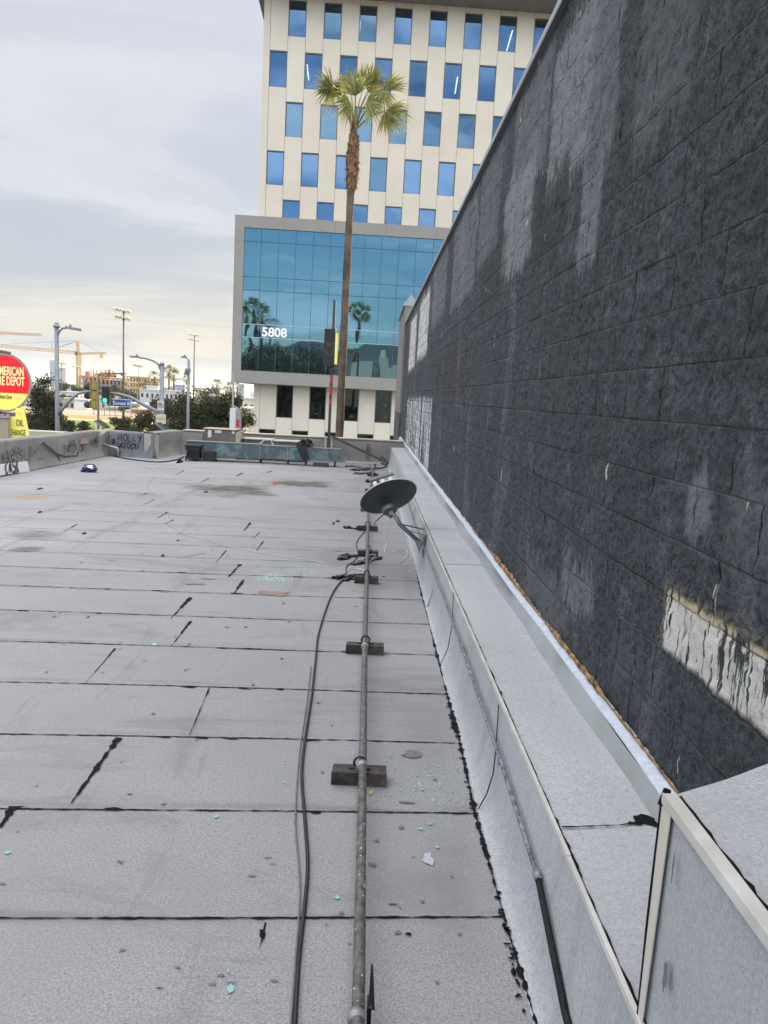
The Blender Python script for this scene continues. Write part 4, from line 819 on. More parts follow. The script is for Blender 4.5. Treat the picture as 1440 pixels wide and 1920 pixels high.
def text(s,name,m,parent,origin,u,up,h,depth=.02,align='LEFT',sx=1,bold=0.0,shear=0):
    cu_=bpy.data.curves.new('t','FONT'); cu_.body=s; cu_.size=1; cu_.extrude=0; cu_.offset=bold; cu_.align_x=align; cu_.shear=shear; o=bpy.data.objects.new('t',cu_); COL.objects.link(o)
    bpy.context.view_layer.update(); dg=bpy.context.evaluated_depsgraph_get(); me=bpy.data.meshes.new_from_object(o.evaluated_get(dg)); bpy.data.objects.remove(o)
    U=Vector(u).normalized(); V=Vector(up).normalized(); N=U.cross(V); sc=h/.70
    org=ORG.get(parent.name,Vector()) if parent else Vector()
    f=B(); vs_=[Vector(origin)+U*(v.co.x*sc*sx)+V*(v.co.y*sc) for v in me.vertices]
    for p in me.polygons:
        pts=[vs_[i]+N*depth for i in p.vertices]; f.face(pts)
    # sides
    from collections import Counter
    ec=Counter(); 
    for p in me.polygons:
        vv=list(p.vertices)
        for i in range(len(vv)): ec[(vv[i],vv[(i+1)%len(vv)])]+=1
    for (a,c) in list(ec):
        if (c,a) not in ec: f.face([vs_[a],vs_[c],vs_[c]+N*depth,vs_[a]+N*depth])
    bpy.data.meshes.remove(me)
    return f.build(name,m,parent)
q=bp(-8.72*S,wg+.06,sv(6.04)); text('5808','house_number',M['num'],ob,q,E1,(0,0,1),.66,.05,sx=1.03,bold=.025)
# shop things behind ground-floor glass
b=B(); rr=random.Random(5)
for (u,a,c,k) in wins:
    if c==2.3:
        for i in range(7): z=a+rr.uniform(.1,2.2); x=u+rr.uniform(.2,.9); bbox(b,x,x+rr.uniform(.1,.35),-.9-rr.random(),-.85,z,z+rr.uniform(.05,.3),rr.choice([0,0,1,2]))
b.build('window_display',[M['signred'],M['signwhite'],M['leaf_c']],ob)

# ================================================================== ground, street
def sheet(name,pts,mt,z,kind='structure'): b=B(); b.face([(x,y,z) for x,y in pts]); o=b.build(name,M[mt]); o['kind']=kind; return o
b=B(); g=9000; b.face([(-g,-g,ZG),(g,-g,ZG),(g,g,ZG),(-g,g,ZG)]); struct(b.build('ground',M['cityground']))
def bs(u,w,z): q=OB+E1*u+NW*w; return (q.x,q.y)
sheet('road',[bs(-220,34.5,0),bs(220,34.5,0),bs(220,14,0),bs(-220,14,0)],'asphalt',ZG+.004)
b=B(); 
for w0,w1 in ((34.5,38.5),(1.5,14)): b.prism([bp(-220,w1,ZG),bp(220,w1,ZG),bp(220,w0,ZG),bp(-220,w0,ZG)],(0,0,.14))
struct(b.build('sidewalk',M['sidewalk']))
b=B()
for i in range(-40,40): 
    for w in (20.8,27.8): b.face([bp(i*5,w+.06,ZG+.008),bp(i*5+2.5,w+.06,ZG+.008),bp(i*5+2.5,w-.06,ZG+.008),bp(i*5,w-.06,ZG+.008)])
for w in (24.2,24.5): b.face([bp(-200,w+.06,ZG+.008),bp(200,w+.06,ZG+.008),bp(200,w-.06,ZG+.008),bp(-200,w-.06,ZG+.008)],1)
struct(b.build('lane_markings',[M['whitepaint'],M['chalk']]))
# ball field beyond the street
sheet('field_grass',[(-75,95),(-20,95),(-22,137),(-95,137)],'grass',ZG+.01); sheet('field_line',[(-95,137),(-22,137),(-22,142.5),(-98,142.5)],'chalk',ZG+.012); sheet('infield_dirt',[(-98,142.5),(-22,142.5),(-24,157),(-104,157)],'dirt',ZG+.01); sheet('warning_track',[(-104,157),(-24,157),(-40,192),(-125,192)],'tandirt',ZG+.01)
def Zp(px,py,Y): return at(px,py,y=Y).z
def Xp(px,py,Y): return at(px,py,y=Y).x
def polething(name,label,cat,px,py,Y,r0,r1,mt,group=None,zb=ZG,base=True):
    top=at(px,py,y=Y); r0*=.82; r1*=.82; t=thing(name,label,cat,(top.x,Y,zb),group); b=B(); h=top.z-zb
    b.tube([(top.x,Y,zb),(top.x,Y,zb+h*.5),(top.x,Y,top.z)],[r0,(r0+r1)/2,r1],12)
    if base: b.lathe((top.x,Y,zb),[(r0*1.9,0),(r0*1.9,.15),(r0*1.3,.5)],12)
    b.build('pole',M[mt],t,True); return t,top
def arc(a,c,up,n=8): a=Vector(a); c=Vector(c); return [a.lerp(c,i/n)+Vector((0,0,up*4*(i/n)*(1-i/n))) for i in range(n+1)]
def head(parent,p,d,L=.7): 
    d=Vector(d).normalized(); s=Vector((-d.y,d.x,0)); b=B(); p=Vector(p)
    w=.16; b.prism([p-s*w*.5,p+d*L*.5-s*w,p+d*L-s*w*.5,p+d*L+s*w*.5,p+d*L*.5+s*w,p+s*w*.5],(0,0,.10)); b.lathe(p+d*L*.3+Vector((0,0,.1)),[(.05,0),(.05,.10)],8); b.build('lamp_head',M['polegrey'],parent)
    b=B(); b.prism([p+d*L*.25-s*w*.6-Vector((0,0,.012)),p+d*L*.9-s*w*.5-Vector((0,0,.012)),p+d*L*.9+s*w*.5-Vector((0,0,.012)),p+d*L*.25+s*w*.6-Vector((0,0,.012))],(0,0,.01)); b.build('lens',M['lightlens'],parent)
# street lamp / signal pole at px105
t1,top=polething('street_lamp','nearest left lamp pole with a short curved arm and a traffic signal arm','street lamp',106,612,34,.13,.105,'polegrey')
b=B(); b.lathe(top,[(.12,-.05),(.15,-.02),(.15,.03),(.09,.05),(.10,.12),(.05,.18)],12); hd=at(124,616,y=34); b.tube(arc(top+Vector((.05,0,-.35)),hd,.12),.045,8); b.build('lamp_arm',M['polegrey'],t1,True); head(t1,hd,(1,-.15,-.12),.65)
a0=at(108,778,y=34); a1=at(158,735,y=34.3); a2=at(178,733,y=34.4); b=B(); b.tube([a0,at(118,765,y=34),at(133,748,y=34.1),at(145,738,y=34.2),a1,a2],[.085,.08,.075,.07,.065,.06],10); b.build('mast_arm',M['polegrey'],t1,True)
sg=thing('traffic_signal','yellow backed traffic signal seen from behind on the left signal arm','traffic signal',tuple(at(179,740,y=34.3)))
p0_=at(170,714,y=34.4); p1_=at(186,768,y=34.4); b=B()
rot=Matrix.Rotation(R(-28),3,'Z'); cc=(p0_+p1_)*.5; b.obox(cc,(.32,.05,1.26),rot)
b.build('backplate',M['sigyellow'],sg)
for i,dz in enumerate((.40,0,-.40)):
    b=B(); c=cc+rot@Vector((0,-.10,dz)); b.obox(c,(.30,.14,.36),rot); b.build('signal_section',M['sigyellow'],sg)
    b=B(); c=cc+rot@Vector((-.03,.0,dz-.04))+Vector((-.26,.06,0)); b.lathe(c,[(.15,0),(.15,.22)],14,rot@Vector((-1,.4,0))); b.build('visor',M['steelbrown'],sg,True)
    b=B(); c=cc+rot@Vector((.03,-.18,dz)); pts=[c+rot@Vector((math.cos(a)*.11,0,math.sin(a)*.15)) for a in np.linspace(1.6,4.7,9)]; b.tube(pts,.014,5); b.build('cable_loop',M['steelbrown'],sg,True)
# traffic pole at px 301
t2,top=polething('traffic_pole','grey traffic signal pole with a long sloping arm, curved lamp arm and small signs','traffic pole',304,684,45,.20,.15,'polegrey')
b=B(); b.lathe(top,[(.16,0),(.10,.12),(.02,.16)],12); hd=at(262,671,y=45); b.tube([top+Vector((-.05,0,-.35)),at(297,683,y=45),at(288,677,y=45),at(277,673,y=45),at(268,671,y=45),hd],[.07,.06,.055,.05,.05,.045],8); b.build('lamp_arm',M['polegrey'],t2,True); head(t2,hd,(-1,0,0),.55)
b=B(); b.tube([at(301,777,y=45),at(293,771,y=45),at(270,759,y=45),at(245,745,y=45),at(225,739,y=45),at(206,737,y=45)],[.13,.12,.10,.09,.07,.06],10); b.build('mast_arm',M['polegrey'],t2,True)
sg2=thing('traffic_signal','black traffic signal showing a green light at the end of the sloping arm','traffic signal',tuple(at(197,740,y=44.6)))
a=at(190.5,755,y=44.7); c=at(203.5,726,y=44.7); b=B(); b.box((a.x,44.7,a.z),(c.x,44.95,c.z)); b.build('housing',M['sigblack'],sg2)
for i,nm in enumerate(('lensdark','lensdark','green_on')):
    z=c.z-(c.z-a.z)*(i+.5)/3; xm=(a.x+c.x)/2; b=B(); b.lathe((xm,44.68,z),[(.12,0),(.12,.02)],18,(0,-1,0)); b.build('lens',M[nm],sg2)
    b=B(); b.tube([(xm+math.cos(q)*.135,44.55,z+math.sin(q)*.135) for q in np.linspace(0,math.pi,9)],.012,5); b.tube([(xm-.135,44.55,z),(xm-.135,44.69,z)],.012,5);b.tube([(xm+.135,44.55,z),(xm+.135,44.69,z)],.012,5); b.build('visor',M['sigblack'],sg2)
# street name sign
ns=thing('street_sign','blue street name sign reading Sunset Bl hanging from the signal arm','sign',tuple(at(229,756,y=44.8))); a=at(212,762,y=44.8); c=at(246.5,749.5,y=44.8)
b=B(); b.box((a.x,44.8,a.z),(c.x,44.84,c.z)); b.build('board',M['signwhite'],ns); b=B(); b.box((a.x+.03,44.79,a.z+.03),(c.x-.03,44.799,c.z-.03)); b.build('blue_face',M['bluesign'],ns)
text('Sunset Bl','lettering',M['signwhite'],ns,((a.x+c.x)/2,44.785,a.z+.11),(1,0,0),(0,0,1),.20,.006,'CENTER',sx=.92,bold=.012)
b=B(); b.box((a.x+.06,44.83,a.z-.25),(a.x+.085,44.86,c.z+.3)); b.box((a.x-.3,44.83,a.z-.25),(a.x+.06,44.85,a.z-.22)); b.box((c.x-.2,44.83,c.z),(c.x-.17,44.86,c.z+.2)); b.build('hanger',M['polegrey'],ns)
nt=thing('prohibition_sign','white no u-turn sign with red ring on the traffic pole','sign',tuple(at(301,761,y=44.7))); a=at(295,769,y=44.7); c=at(307.5,752,y=44.7)
b=B(); b.box((a.x,44.7,a.z),(c.x,44.72,c.z)); b.build('board',M['signwhite'],nt); xm=(a.x+c.x)/2; zm=(a.z+c.z)/2+.03; b=B(); ring=[(xm+.15*math.cos(q),44.69,zm+.15*math.sin(q)) for q in np.linspace(0,6.283,25)]; b.tube(ring,.018,5,cap=False); b.tube([(xm-.10,44.685,zm+.10),(xm+.10,44.685,zm-.10)],.014,5); b.build('red_ring',M['signred'],nt)
b=B(); b.tube([(xm-.05,44.688,zm-.07),(xm-.05,44.688,zm+.03),(xm,44.688,zm+.07),(xm+.05,44.688,zm+.03),(xm+.05,44.688,zm-.03)],.02,5); b.build('arrow',M['ink'],nt)
ps=thing('notice_sign','pale beige notice sign low on the traffic pole','sign',tuple(at(302,785,y=44.6))); a=at(293,794,y=44.6); c=at(311,777,y=44.6); b=B(); b.box((a.x,44.6,a.z),(c.x,44.62,c.z)); b.build('board',M['signbeige'],ps)
b=B(); b.box((a.x+.1,44.59,c.z-.25),(c.x-.1,44.598,c.z-.22)); b.box((a.x+.08,44.59,c.z-.31),(c.x-.08,44.598,c.z-.285)); b.build('faint_rule',M['stucco'],ps)
b=B(); xm=(a.x+c.x)/2; b.box((xm-.22,44.75,ZG),(xm+.28,45.3,a.z-.02)); tag(b.build('signal_cabinet',M['sigblack']),'black cabinet wrapped around the foot of the traffic pole','cabinet')
# lamp 3
t3,top=polething('street_lamp','slender street lamp with a small control panel near its top','street lamp',354,677,50,.13,.10,'polegrey')
hd=at(349,671,y=50); b=B(); b.tube([top,at(352,673,y=50),hd],.04,8); b.build('lamp_arm',M['polegrey'],t3,True); head(t3,hd,(-1,0,-.05),.3)
b=B(); a=at(345,703,y=49.8); c=at(359,691,y=49.8); b.hexa([(a.x,49.7,a.z),(c.x-.1,49.7,a.z+.02),(c.x-.1,49.75,a.z+.02),(a.x,49.75,a.z),(a.x+.1,49.7,c.z),(c.x,49.7,c.z-.02),(c.x,49.75,c.z-.02),(a.x+.1,49.75,c.z)]); b.build('solar_panel',M['polegrey'],t3); a=at(349,704,y=49.6); c=at(354,695,y=49.6); b=B(); b.box((a.x,49.55,a.z),(c.x,49.69,c.z)); b.build('control_box',M['poledark'],t3)
t4,top=polething('street_lamp','thin dark pole behind the yellow traffic signal','street lamp',184,704,60,.11,.07,'poledark'); b=B(); b.tube([top,at(190,700,y=60),at(196,701,y=60)],.04,6); b.build('lamp_arm',M['poledark'],t4)
t5,top=polething('street_lamp','thin pole just left of the office building','street lamp',438,700,58,.10,.09,'polegrey')
# stadium light towers
def stadium(px,py,Y,r,lab,n=4,s=1.0,rows=2):
    t,top=polething('stadium_light',lab,'stadium light',px,py,Y,r,r*.6,'poledark','stadium light towers of the ball field')
    b=B(); 
    for k in range(rows): b.tube([top+Vector((-1.3*s,0,-.1-1.25*s*k)),top+Vector((1.0*s,0,-.35-1.25*s*k))],.06*s,6)
    b.build('cross_arm',M['polegrey'],t)
    for k in range(rows):
        for i in range(n):
            c=top+Vector((-1.35*s+i*2.4*s/(n-1),-.15*s,-.0-1.25*s*k-.08*i)); b=B(); b.lathe(c,[(.14*s,-.3*s),(.26*s,-.1*s),(.42*s,.18*s),(.42*s,.22*s)],12,(-.85,-.35,-.3)); b.build('floodlight',M['white_v'],t,True)
    return t
stadium(232,580,120,.24,'tallest stadium light tower with two rows of floodlights',5,.85); stadium(365,627,190,.26,'second tall stadium light tower, just left of the office building',4,.9,2)
stadium(260,684,350,.2,'distant stadium light with a fan of lamps, right of the tallest tower',7,1.6,1); stadium(145,687,350,.25,'distant stadium light in front of the tower crane',3,1.4,1); stadium(115,680,300,.25,'distant stadium light right of the nearest street lamp',5,1.5,2); stadium(345,710,330,.2,'distant low stadium light near the slender street lamp',5,1.5,1)
# round tyre sign
Ys=26; sc_=at(9,717.5,y=Ys); rt=thing('round_sign','large round red and yellow tire shop sign at the left edge','sign',(sc_.x,Ys,ZG))
ez=at(9,662,y=Ys).z; rz_=ez-sc_.z; rx_=at(52,717,y=Ys).x-sc_.x
U=Vector((1,0.35,0)).normalized(); NS=U.cross(Vector((0,0,1))); ru=rx_/U.x
def disc(r1,off,zlo=-9,zhi=9,n=64):
    pts=[]; 
    for k in range(n):
        a=2*math.pi*k/n; s=math.sin(a)*rz_*r1; pts.append((math.cos(a)*ru*r1,s))
    pts=[(u_,min(max(v_,zlo),zhi)) for u_,v_ in pts]
    out=[]
    for p in pts:
        if not out or (abs(out[-1][0]-p[0])+abs(out[-1][1]-p[1]))>1e-5: out.append(p)
    return [sc_+U*u_+Vector((0,0,v_))+NS*off for u_,v_ in out]
b=B(); b.prism(disc(1.0,-.22),NS*.25); b.build('sign_case',M['signrim'],rt)
def half(r,z0,z1,off): # clip disc between z0,z1
    pts=[]; n=40; a0=math.asin(max(-1,min(1,z0/(rz_*r)))); a1=math.asin(max(-1,min(1,z1/(rz_*r))))
    for k in range(n+1): a=a0+(a1-a0)*k/n; pts.append((math.cos(a)*ru*r,math.sin(a)*rz_*r))
    for k in range(n+1): a=a1+(a0-a1)*k/n; pts.append((-math.cos(a)*ru*r,math.sin(a)*rz_*r))
    out=[]
    for p in pts:
        if not out or (abs(out[-1][0]-p[0])+abs(out[-1][1]-p[1]))>1e-4: out.append(p)
    return [sc_+U*u_+Vector((0,0,v_))+NS*off for u_,v_ in out]
zsplit=at(20,737,y=Ys).z-sc_.z
b=B(); b.face(half(.93,zsplit,rz_*.929,.034)); b.build('red_face',M['red'],rt); b=B(); b.face(half(.93,-rz_*.929,zsplit-.005,.034)); b.build('yellow_face',M['yellow'],rt)
def stext(s,px,py,h,m,sx,bold=.03,shear=0): # right aligned so that the last letter ends at px
    t_=(sc_+NS*.04); d=ray(px,py); k=(t_-EYE).dot(NS)/d.dot(NS); q=EYE+d*k
    return text(s,'lettering',m,rt,q,U,(0,0,1),h,.012,'RIGHT',sx,bold,shear)
stext('AMERICAN',45,705,.28,M['cream'],.43,.022); stext('TIRE DEPOT',46,723.5,.28,M['cream'],.43,.022); stext('Auto Care',22,747.5,.12,M['ink'],.5,.01,.2); mk('fadedlilac',(.8,.62,.5),.05,3,.5,0,emit=.12); stext('Experts',43,749,.12,M['fadedlilac'],.5,.01,.2)
b=B(); b.box((sc_.x-.5,Ys+.05,ZG),(sc_.x-.2,Ys+.35,sc_.z-.4)); b.box((sc_.x-.7,Ys+.0,sc_.z-rz_-.30),(sc_.x+.55,Ys+.3,sc_.z-rz_-.02)); b.build('sign_pole',M['poledark'],rt)
b=B(); b.tube([sc_+U*(-.4)+Vector((0,0,rz_*.98)),sc_+U*(-.1)+Vector((0,0,rz_*1.05)),sc_+U*.2+Vector((0,0,rz_*1.0))],.05,6); b.build('top_bracket',M['poledark'],rt)
oc=thing('oil_change_sign','yellow angled panel sign reading OIL CHANGE under the round sign','sign',tuple(at(34,800,y=25.6)))
pq=lambda x,y,Y=25.6: at(x,y,y=Y)
b=B(); b.prism([pq(14,832),pq(52,832),pq(52,812),pq(42,765),pq(29,765),pq(29,781),pq(14,781)][::-1],(0,.12,0)); b.build('panel',M['yellow'],oc)
text('OIL','lettering',M['ink'],oc,pq(37,798.5,25.58),(1,0,0),(0,0,1),.205,.008,'CENTER',.55,.0); text('CHANGE','lettering',M['ink'],oc,pq(32.5,816.5,25.58),(1,.0,0),(0,0,1),.20,.008,'CENTER',.46,.0)
mk('faded',(.7,.6,.2),.1,3,.5,0,emit=.12); text('TIRES','lettering',M['faded'],oc,pq(36,777,25.58),(1,0,0),(0,0,1),.08,.006,'CENTER',.8); 
st=thing('sign_block','weathered stucco block holding the tire shop sign','block',tuple(pq(8,832,25.3))); b=B(); a=pq(-40,845,25.3); c=pq(14,781,25.3); b.box((a.x,25.3,a.z-3),(c.x,25.5,c.z-.05)); b.build('block',M['stucco'],st); b=B(); b.box((a.x,25.25,c.z-.05),(c.x+.03,25.52,c.z+.0)); b.build('cap',M['concrete'],st); 
for x in (3,14): q=pq(x,776,25.4); b=B(); b.box((q.x-.04,25.4,c.z),(q.x+.04,25.48,q.z)); b.build('bolt_post',M['signrim'],st)
cn=thing('carport_roof','long white flat carport roof with dark open bays, left of the nearest lamp pole','carport',tuple(at(85,820,y=30))); a=at(50,818,y=30); c=at(114,811,y=30)
b=B(); b.box((a.x-3,30,a.z+.02),(c.x,30.8,c.z-.0)); b.build('roof_slab',M['accream'],cn); b=B(); b.box((a.x-3,30.3,a.z-.5),(c.x-.1,30.8,a.z+.01)); b.build('dark_bay',M['darkint'],cn)
for k in range(7): b=B(); xx=a.x+.2+k*.22*1.4; b.box((xx,30.05,a.z-2),(xx+.03,30.1,a.z+.01)); b.build('post',M['accream'],cn)
b=B(); b.box((a.x-3,30.2,ZG),(c.x-.1,30.9,a.z-.5)); b.build('wall',M['stucco'],cn)
for (x,y,lab) in ((193,795,'dark slanted floodlight panel behind the left parapet corner'),(306,800,'dark slanted floodlight panel behind the short parapet return')):
    q=at(x,y,y=30); t=thing('slanted_panel',lab,'panel',tuple(q)); b=B(); Mx=Matrix.Rotation(R(35),3,'Y'); b.obox(q,(.45,.5,.06),Mx); b.build('panel',M['sigblack'],t); b=B(); b.obox(q+Vector((-.05,-.26,-.0)),(.47,.02,.07),Mx); b.build('frame',M['polegrey'],t); b=B(); b.tube([(q.x,q.y,q.z),(q.x,q.y+.1,ZG)],.04,6); b.build('post',M['poledark'],t)
uc=thing('utility_cabinet','tall pale utility cabinet with a graffiti covered side before the trees','cabinet',tuple(at(441,805,y=38))); a=at(430,815,y=38); c=at(442,766,y=38); e=at(452,766,y=38.3)
b=B(); b.box((a.x,38,ZG),(c.x,38.5,c.z)); b.build('front',M['signwhite'],uc); b=B(); b.box((c.x+.002,38.02,ZG),(e.x,38.52,c.z-.005)); b.build('side',M['galv'],uc); b=B(); b.face([(c.x+.02,38.012,at(446,800,y=38).z),(e.x-.02,38.012,at(446,800,y=38).z),(e.x-.03,38.012,at(446,788,y=38).z),(c.x+.04,38.012,at(446,786,y=38).z)]); b.build('red_tag',M['signred'],uc)

# ================================================================== vegetation
def palm(lab,x,y,ztop,zb=ZG,r0=.26,r1=.17,crown=1.4,nf=14,nb=26,seed=1,lean=0,skirt=1.6,group=None,drops=None,bend=0,bw=1,fans=None):
    r=random.Random(seed); t=thing('palm_tree',lab,'palm tree',(x,y,zb),group); h=ztop-zb
    pts=[];rad=[]; n=60
    for i in range(n+1): s=i/n; pts.append((x+lean*s+bend*math.sin(s*3.1),y,zb+h*s)); rad.append((r0+(r1-r0)*s)*(1+.05*math.sin(s*37)+.04*math.sin(s*91)))
    b=B(); b.tube(pts,rad,12); b.build('trunk',M['trunkpalm'],t,True); T=Vector(pts[-1])
    if skirt:
        b=B(); kk=1.05 if r1<.15 else 1; prof=[(r1*.95,-skirt),(r1*1.5*kk,-skirt*.82),(r1*1.75*kk,-skirt*.5),(r1*1.35*kk,-skirt*.22),(r1*.8,0),(r1*.4,.15)]; b.lathe(T,prof,14)
        for i in range(int(240*skirt/1.6)):
            s=r.random(); z=-skirt*.95+s*skirt; k=np.interp(z,[-skirt,-skirt*.82,-skirt*.5,-skirt*.22,0],[r1,r1*1.5*kk,r1*1.75*kk,r1*1.35*kk,r1*.8]); a=r.uniform(0,6.28); d=Vector((math.cos(a),math.sin(a),0)); sd_=Vector((-d.y,d.x,0)); p=T+d*k*.97+Vector((0,0,z)); w=r.uniform(.03,.05)*r1/.17; L=r.uniform(.10,.20)*r1/.17
            tip=p+d*r.uniform(.03,.09)+Vector((0,0,-L if r.random()<.45 else L*.8)); b.face([p-sd_*w,p+sd_*w,tip+sd_*w*.3,tip-sd_*w*.3])
        b.build('thatch',M['thatch'],t)
    b=B(); dirs=drops or []
    for (hub,tipdir,FL,sp,tw) in (fans or []):
        hub=Vector(hub); dd=Vector(tipdir).normalized(); m_=T.lerp(hub,.5)+Vector((0,0,.10*(hub-T).length)); b.tube([T+Vector((0,0,-.05)),m_,hub],[.035,.022,.013],5,m=1 if r.random()<.4 else 0)
        vw=(EYE-hub).normalized(); s=dd.cross(vw).normalized(); vw=s.cross(dd); s=(s*math.cos(R(tw))+vw*math.sin(R(tw))).normalized(); nn=dd.cross(s)
        for k in range(nb):
            a=(k/(nb-1)*2-1)*R(sp)+r.gauss(0,.03); fl=FL*(1-.18*abs(a)/2)*r.uniform(.82,1.08); q=dd*math.cos(a)+s*math.sin(a)+nn*(.10*math.sin(k*2.4)+r.gauss(0,.05)); side=(-dd*math.sin(a)+s*math.cos(a)); w=.044; dr=r.uniform(.12,.42)*(1.5 if dd.z<.2 else 1); p=[]
            for j in range(6): f=j/5; p.append(hub+q*fl*f+Vector((0,0,-dr*fl*max(0,f-.35)**2*1.8)))
            ws=[.2,.8,1.0,.75,.35,.03]; dry=r.random()<.22
            for j in range(5): b.face([p[j]-side*w*ws[j]*.5,p[j]+side*w*ws[j]*.5,p[j+1]+side*w*ws[j+1]*.5,p[j+1]-side*w*ws[j+1]*.5],1 if (dry or (j==4 and r.random()<.5)) else 0)
    if not dirs and not fans:
        for i in range(nf): dirs.append((r.uniform(0,360),r.choice([75,60,45,30,10,-10,-30])+r.uniform(-8,8),crown*r.uniform(.8,1.1)))
    for (az,el,L) in dirs:
        az=R(az);el=R(el); d=Vector((math.cos(az)*math.cos(el),math.sin(az)*math.cos(el),math.sin(el)))
        p0=T; mid=T+d*L*.5+Vector((0,0,.06*L)); tip=T+d*L+Vector((0,0,-.04*L)); b.tube([p0,mid,tip],[.028,.02,.014],5,m=1 if r.random()<.5 else 0)
        dd=(tip-mid).normalized(); s=dd.cross(Vector((0,0,1))); s=s.normalized() if s.length>.1 else Vector((1,0,0)); s=(s*math.cos(r.uniform(-.7,.7))+dd.cross(s)*math.sin(r.uniform(-.7,.7))).normalized(); nn=dd.cross(s)
        FL=crown*.62*r.uniform(.85,1.15)
        for k in range(nb):
            a=(k/(nb-1)*2-1)*R(118); fl=FL*(1-.25*abs(a)/2)*r.uniform(.85,1.1); q=dd*math.cos(a)+s*math.sin(a)+nn*.12*math.sin(k*2.4)
            w=.032*crown*bw; side=(-dd*math.sin(a)+s*math.cos(a)); p=[]
            dr=r.uniform(.25,.6)
            for j in range(5): f=j/4; p.append(tip+q*fl*f+Vector((0,0,-dr*fl*f*f*f)))
            for j in range(4):
                wa=w*(.35+1.5*(j/4) if j<2 else 1.1*(1-(j)/4.6)); wb=w*(.35+1.5*((j+1)/4) if j+1<2 else 1.1*(1-(j+1)/4.2)); wb=max(wb,.002)
                b.face([p[j]-side*wa*.5,p[j]+side*wa*.5,p[j+1]+side*wb*.5,p[j+1]-side*wb*.5],1 if (r.random()<.12 or (j==3 and r.random()<.4)) else 0)
    b.build('crown',[M['frond'],M['frond_dry']],t); return t
pt=at(664,242,y=27.7)
big=[(180,58,1.62),(165,40,1.5),(95,82,1.25),(110,74,1.5),(80,70,1.5),(60,80,1.35),(268,78,1.35),(275,66,1.45),(250,72,1.5),(290,72,1.45),(300,64,1.6),(15,58,1.5),(5,40,1.75),(-10,18,1.45),(350,66,1.4),(40,62,1.5),(320,60,1.3),(130,62,1.4),(225,66,1.5),(140,78,1.5),(20,76,1.55),(200,76,1.35),(255,58,1.1),(285,55,1.1),(70,60,1.3)]
FANS=[]
for (hx,hy,dx,dy,FL,sp,tw,dep) in [(668,196,-1,-10,.95,62,10,-.5),(690,190,4,-10,.95,58,-25,.4),(681,180,0,-10,.95,40,55,.3),(660,188,-3,-10,.9,55,30,.6),(686,200,7,2,.72,80,15,-.6),(660,202,-7,3,.72,80,-15,-.4),(631,188,-7,-8,.9,50,35,0),(628,184,-6,4,.6,75,10,.1),(714,186,9,-6,1.0,34,30,0),(714,190,2,8,.62,70,10,-.1),(719,215,9,1,.95,42,25,0),(717,217,3,9,.75,45,0,.1),(692,178,5,-9,.85,50,-40,-.4),(645,196,-6,-6,.7,50,40,.5)]:
    hy=hy-(16 if hy<200 else 8); FL*=1.08; hx=680+(hx-680)*1.12; yb=27.7+dep; hb=at(hx,hy,y=yb); tp2_=at(hx+dx,hy+dy,y=yb-.004); FANS.append((hb,tp2_-hb,FL,sp,tw))
palm('tall fan palm in front of the office building',at(638,818,y=27.7).x,27.7,pt.z,r0=.155,r1=.125,crown=1.35,nb=32,seed=3,lean=pt.x-at(638,818,y=27.7).x+.0,skirt=2.1,drops=[],fans=FANS,bend=-.04)
for (px,py,Y,c,lab,sd_) in [(290,708,300,2.6,'small distant palm beside the curved lamp arm',2),(317,699,280,2.9,'left of the two distant palms standing together',3),(326,705,282,2.7,'right of the two distant palms standing together',4),(407,722,300,2.4,'distant palm behind the green trees, right of the slender lamp',5),(432,725,300,2.2,'distant palm at the left foot of the office building',6),(445,725,310,2.2,'distant palm seen under the corner of the glazed box',7),(424,733,290,2.0,'short distant palm behind the green tree top',8),(349,712,420,2.6,'far palm by the slender lamp control box',9)]:
    q=at(px,py,y=Y); palm(lab,q.x,Y,q.z,ZG,.35,.28,c*.8,22,11,sd_,0,0 if sd_>3 else 2,'distant palms on the skyline',bw=3.2)
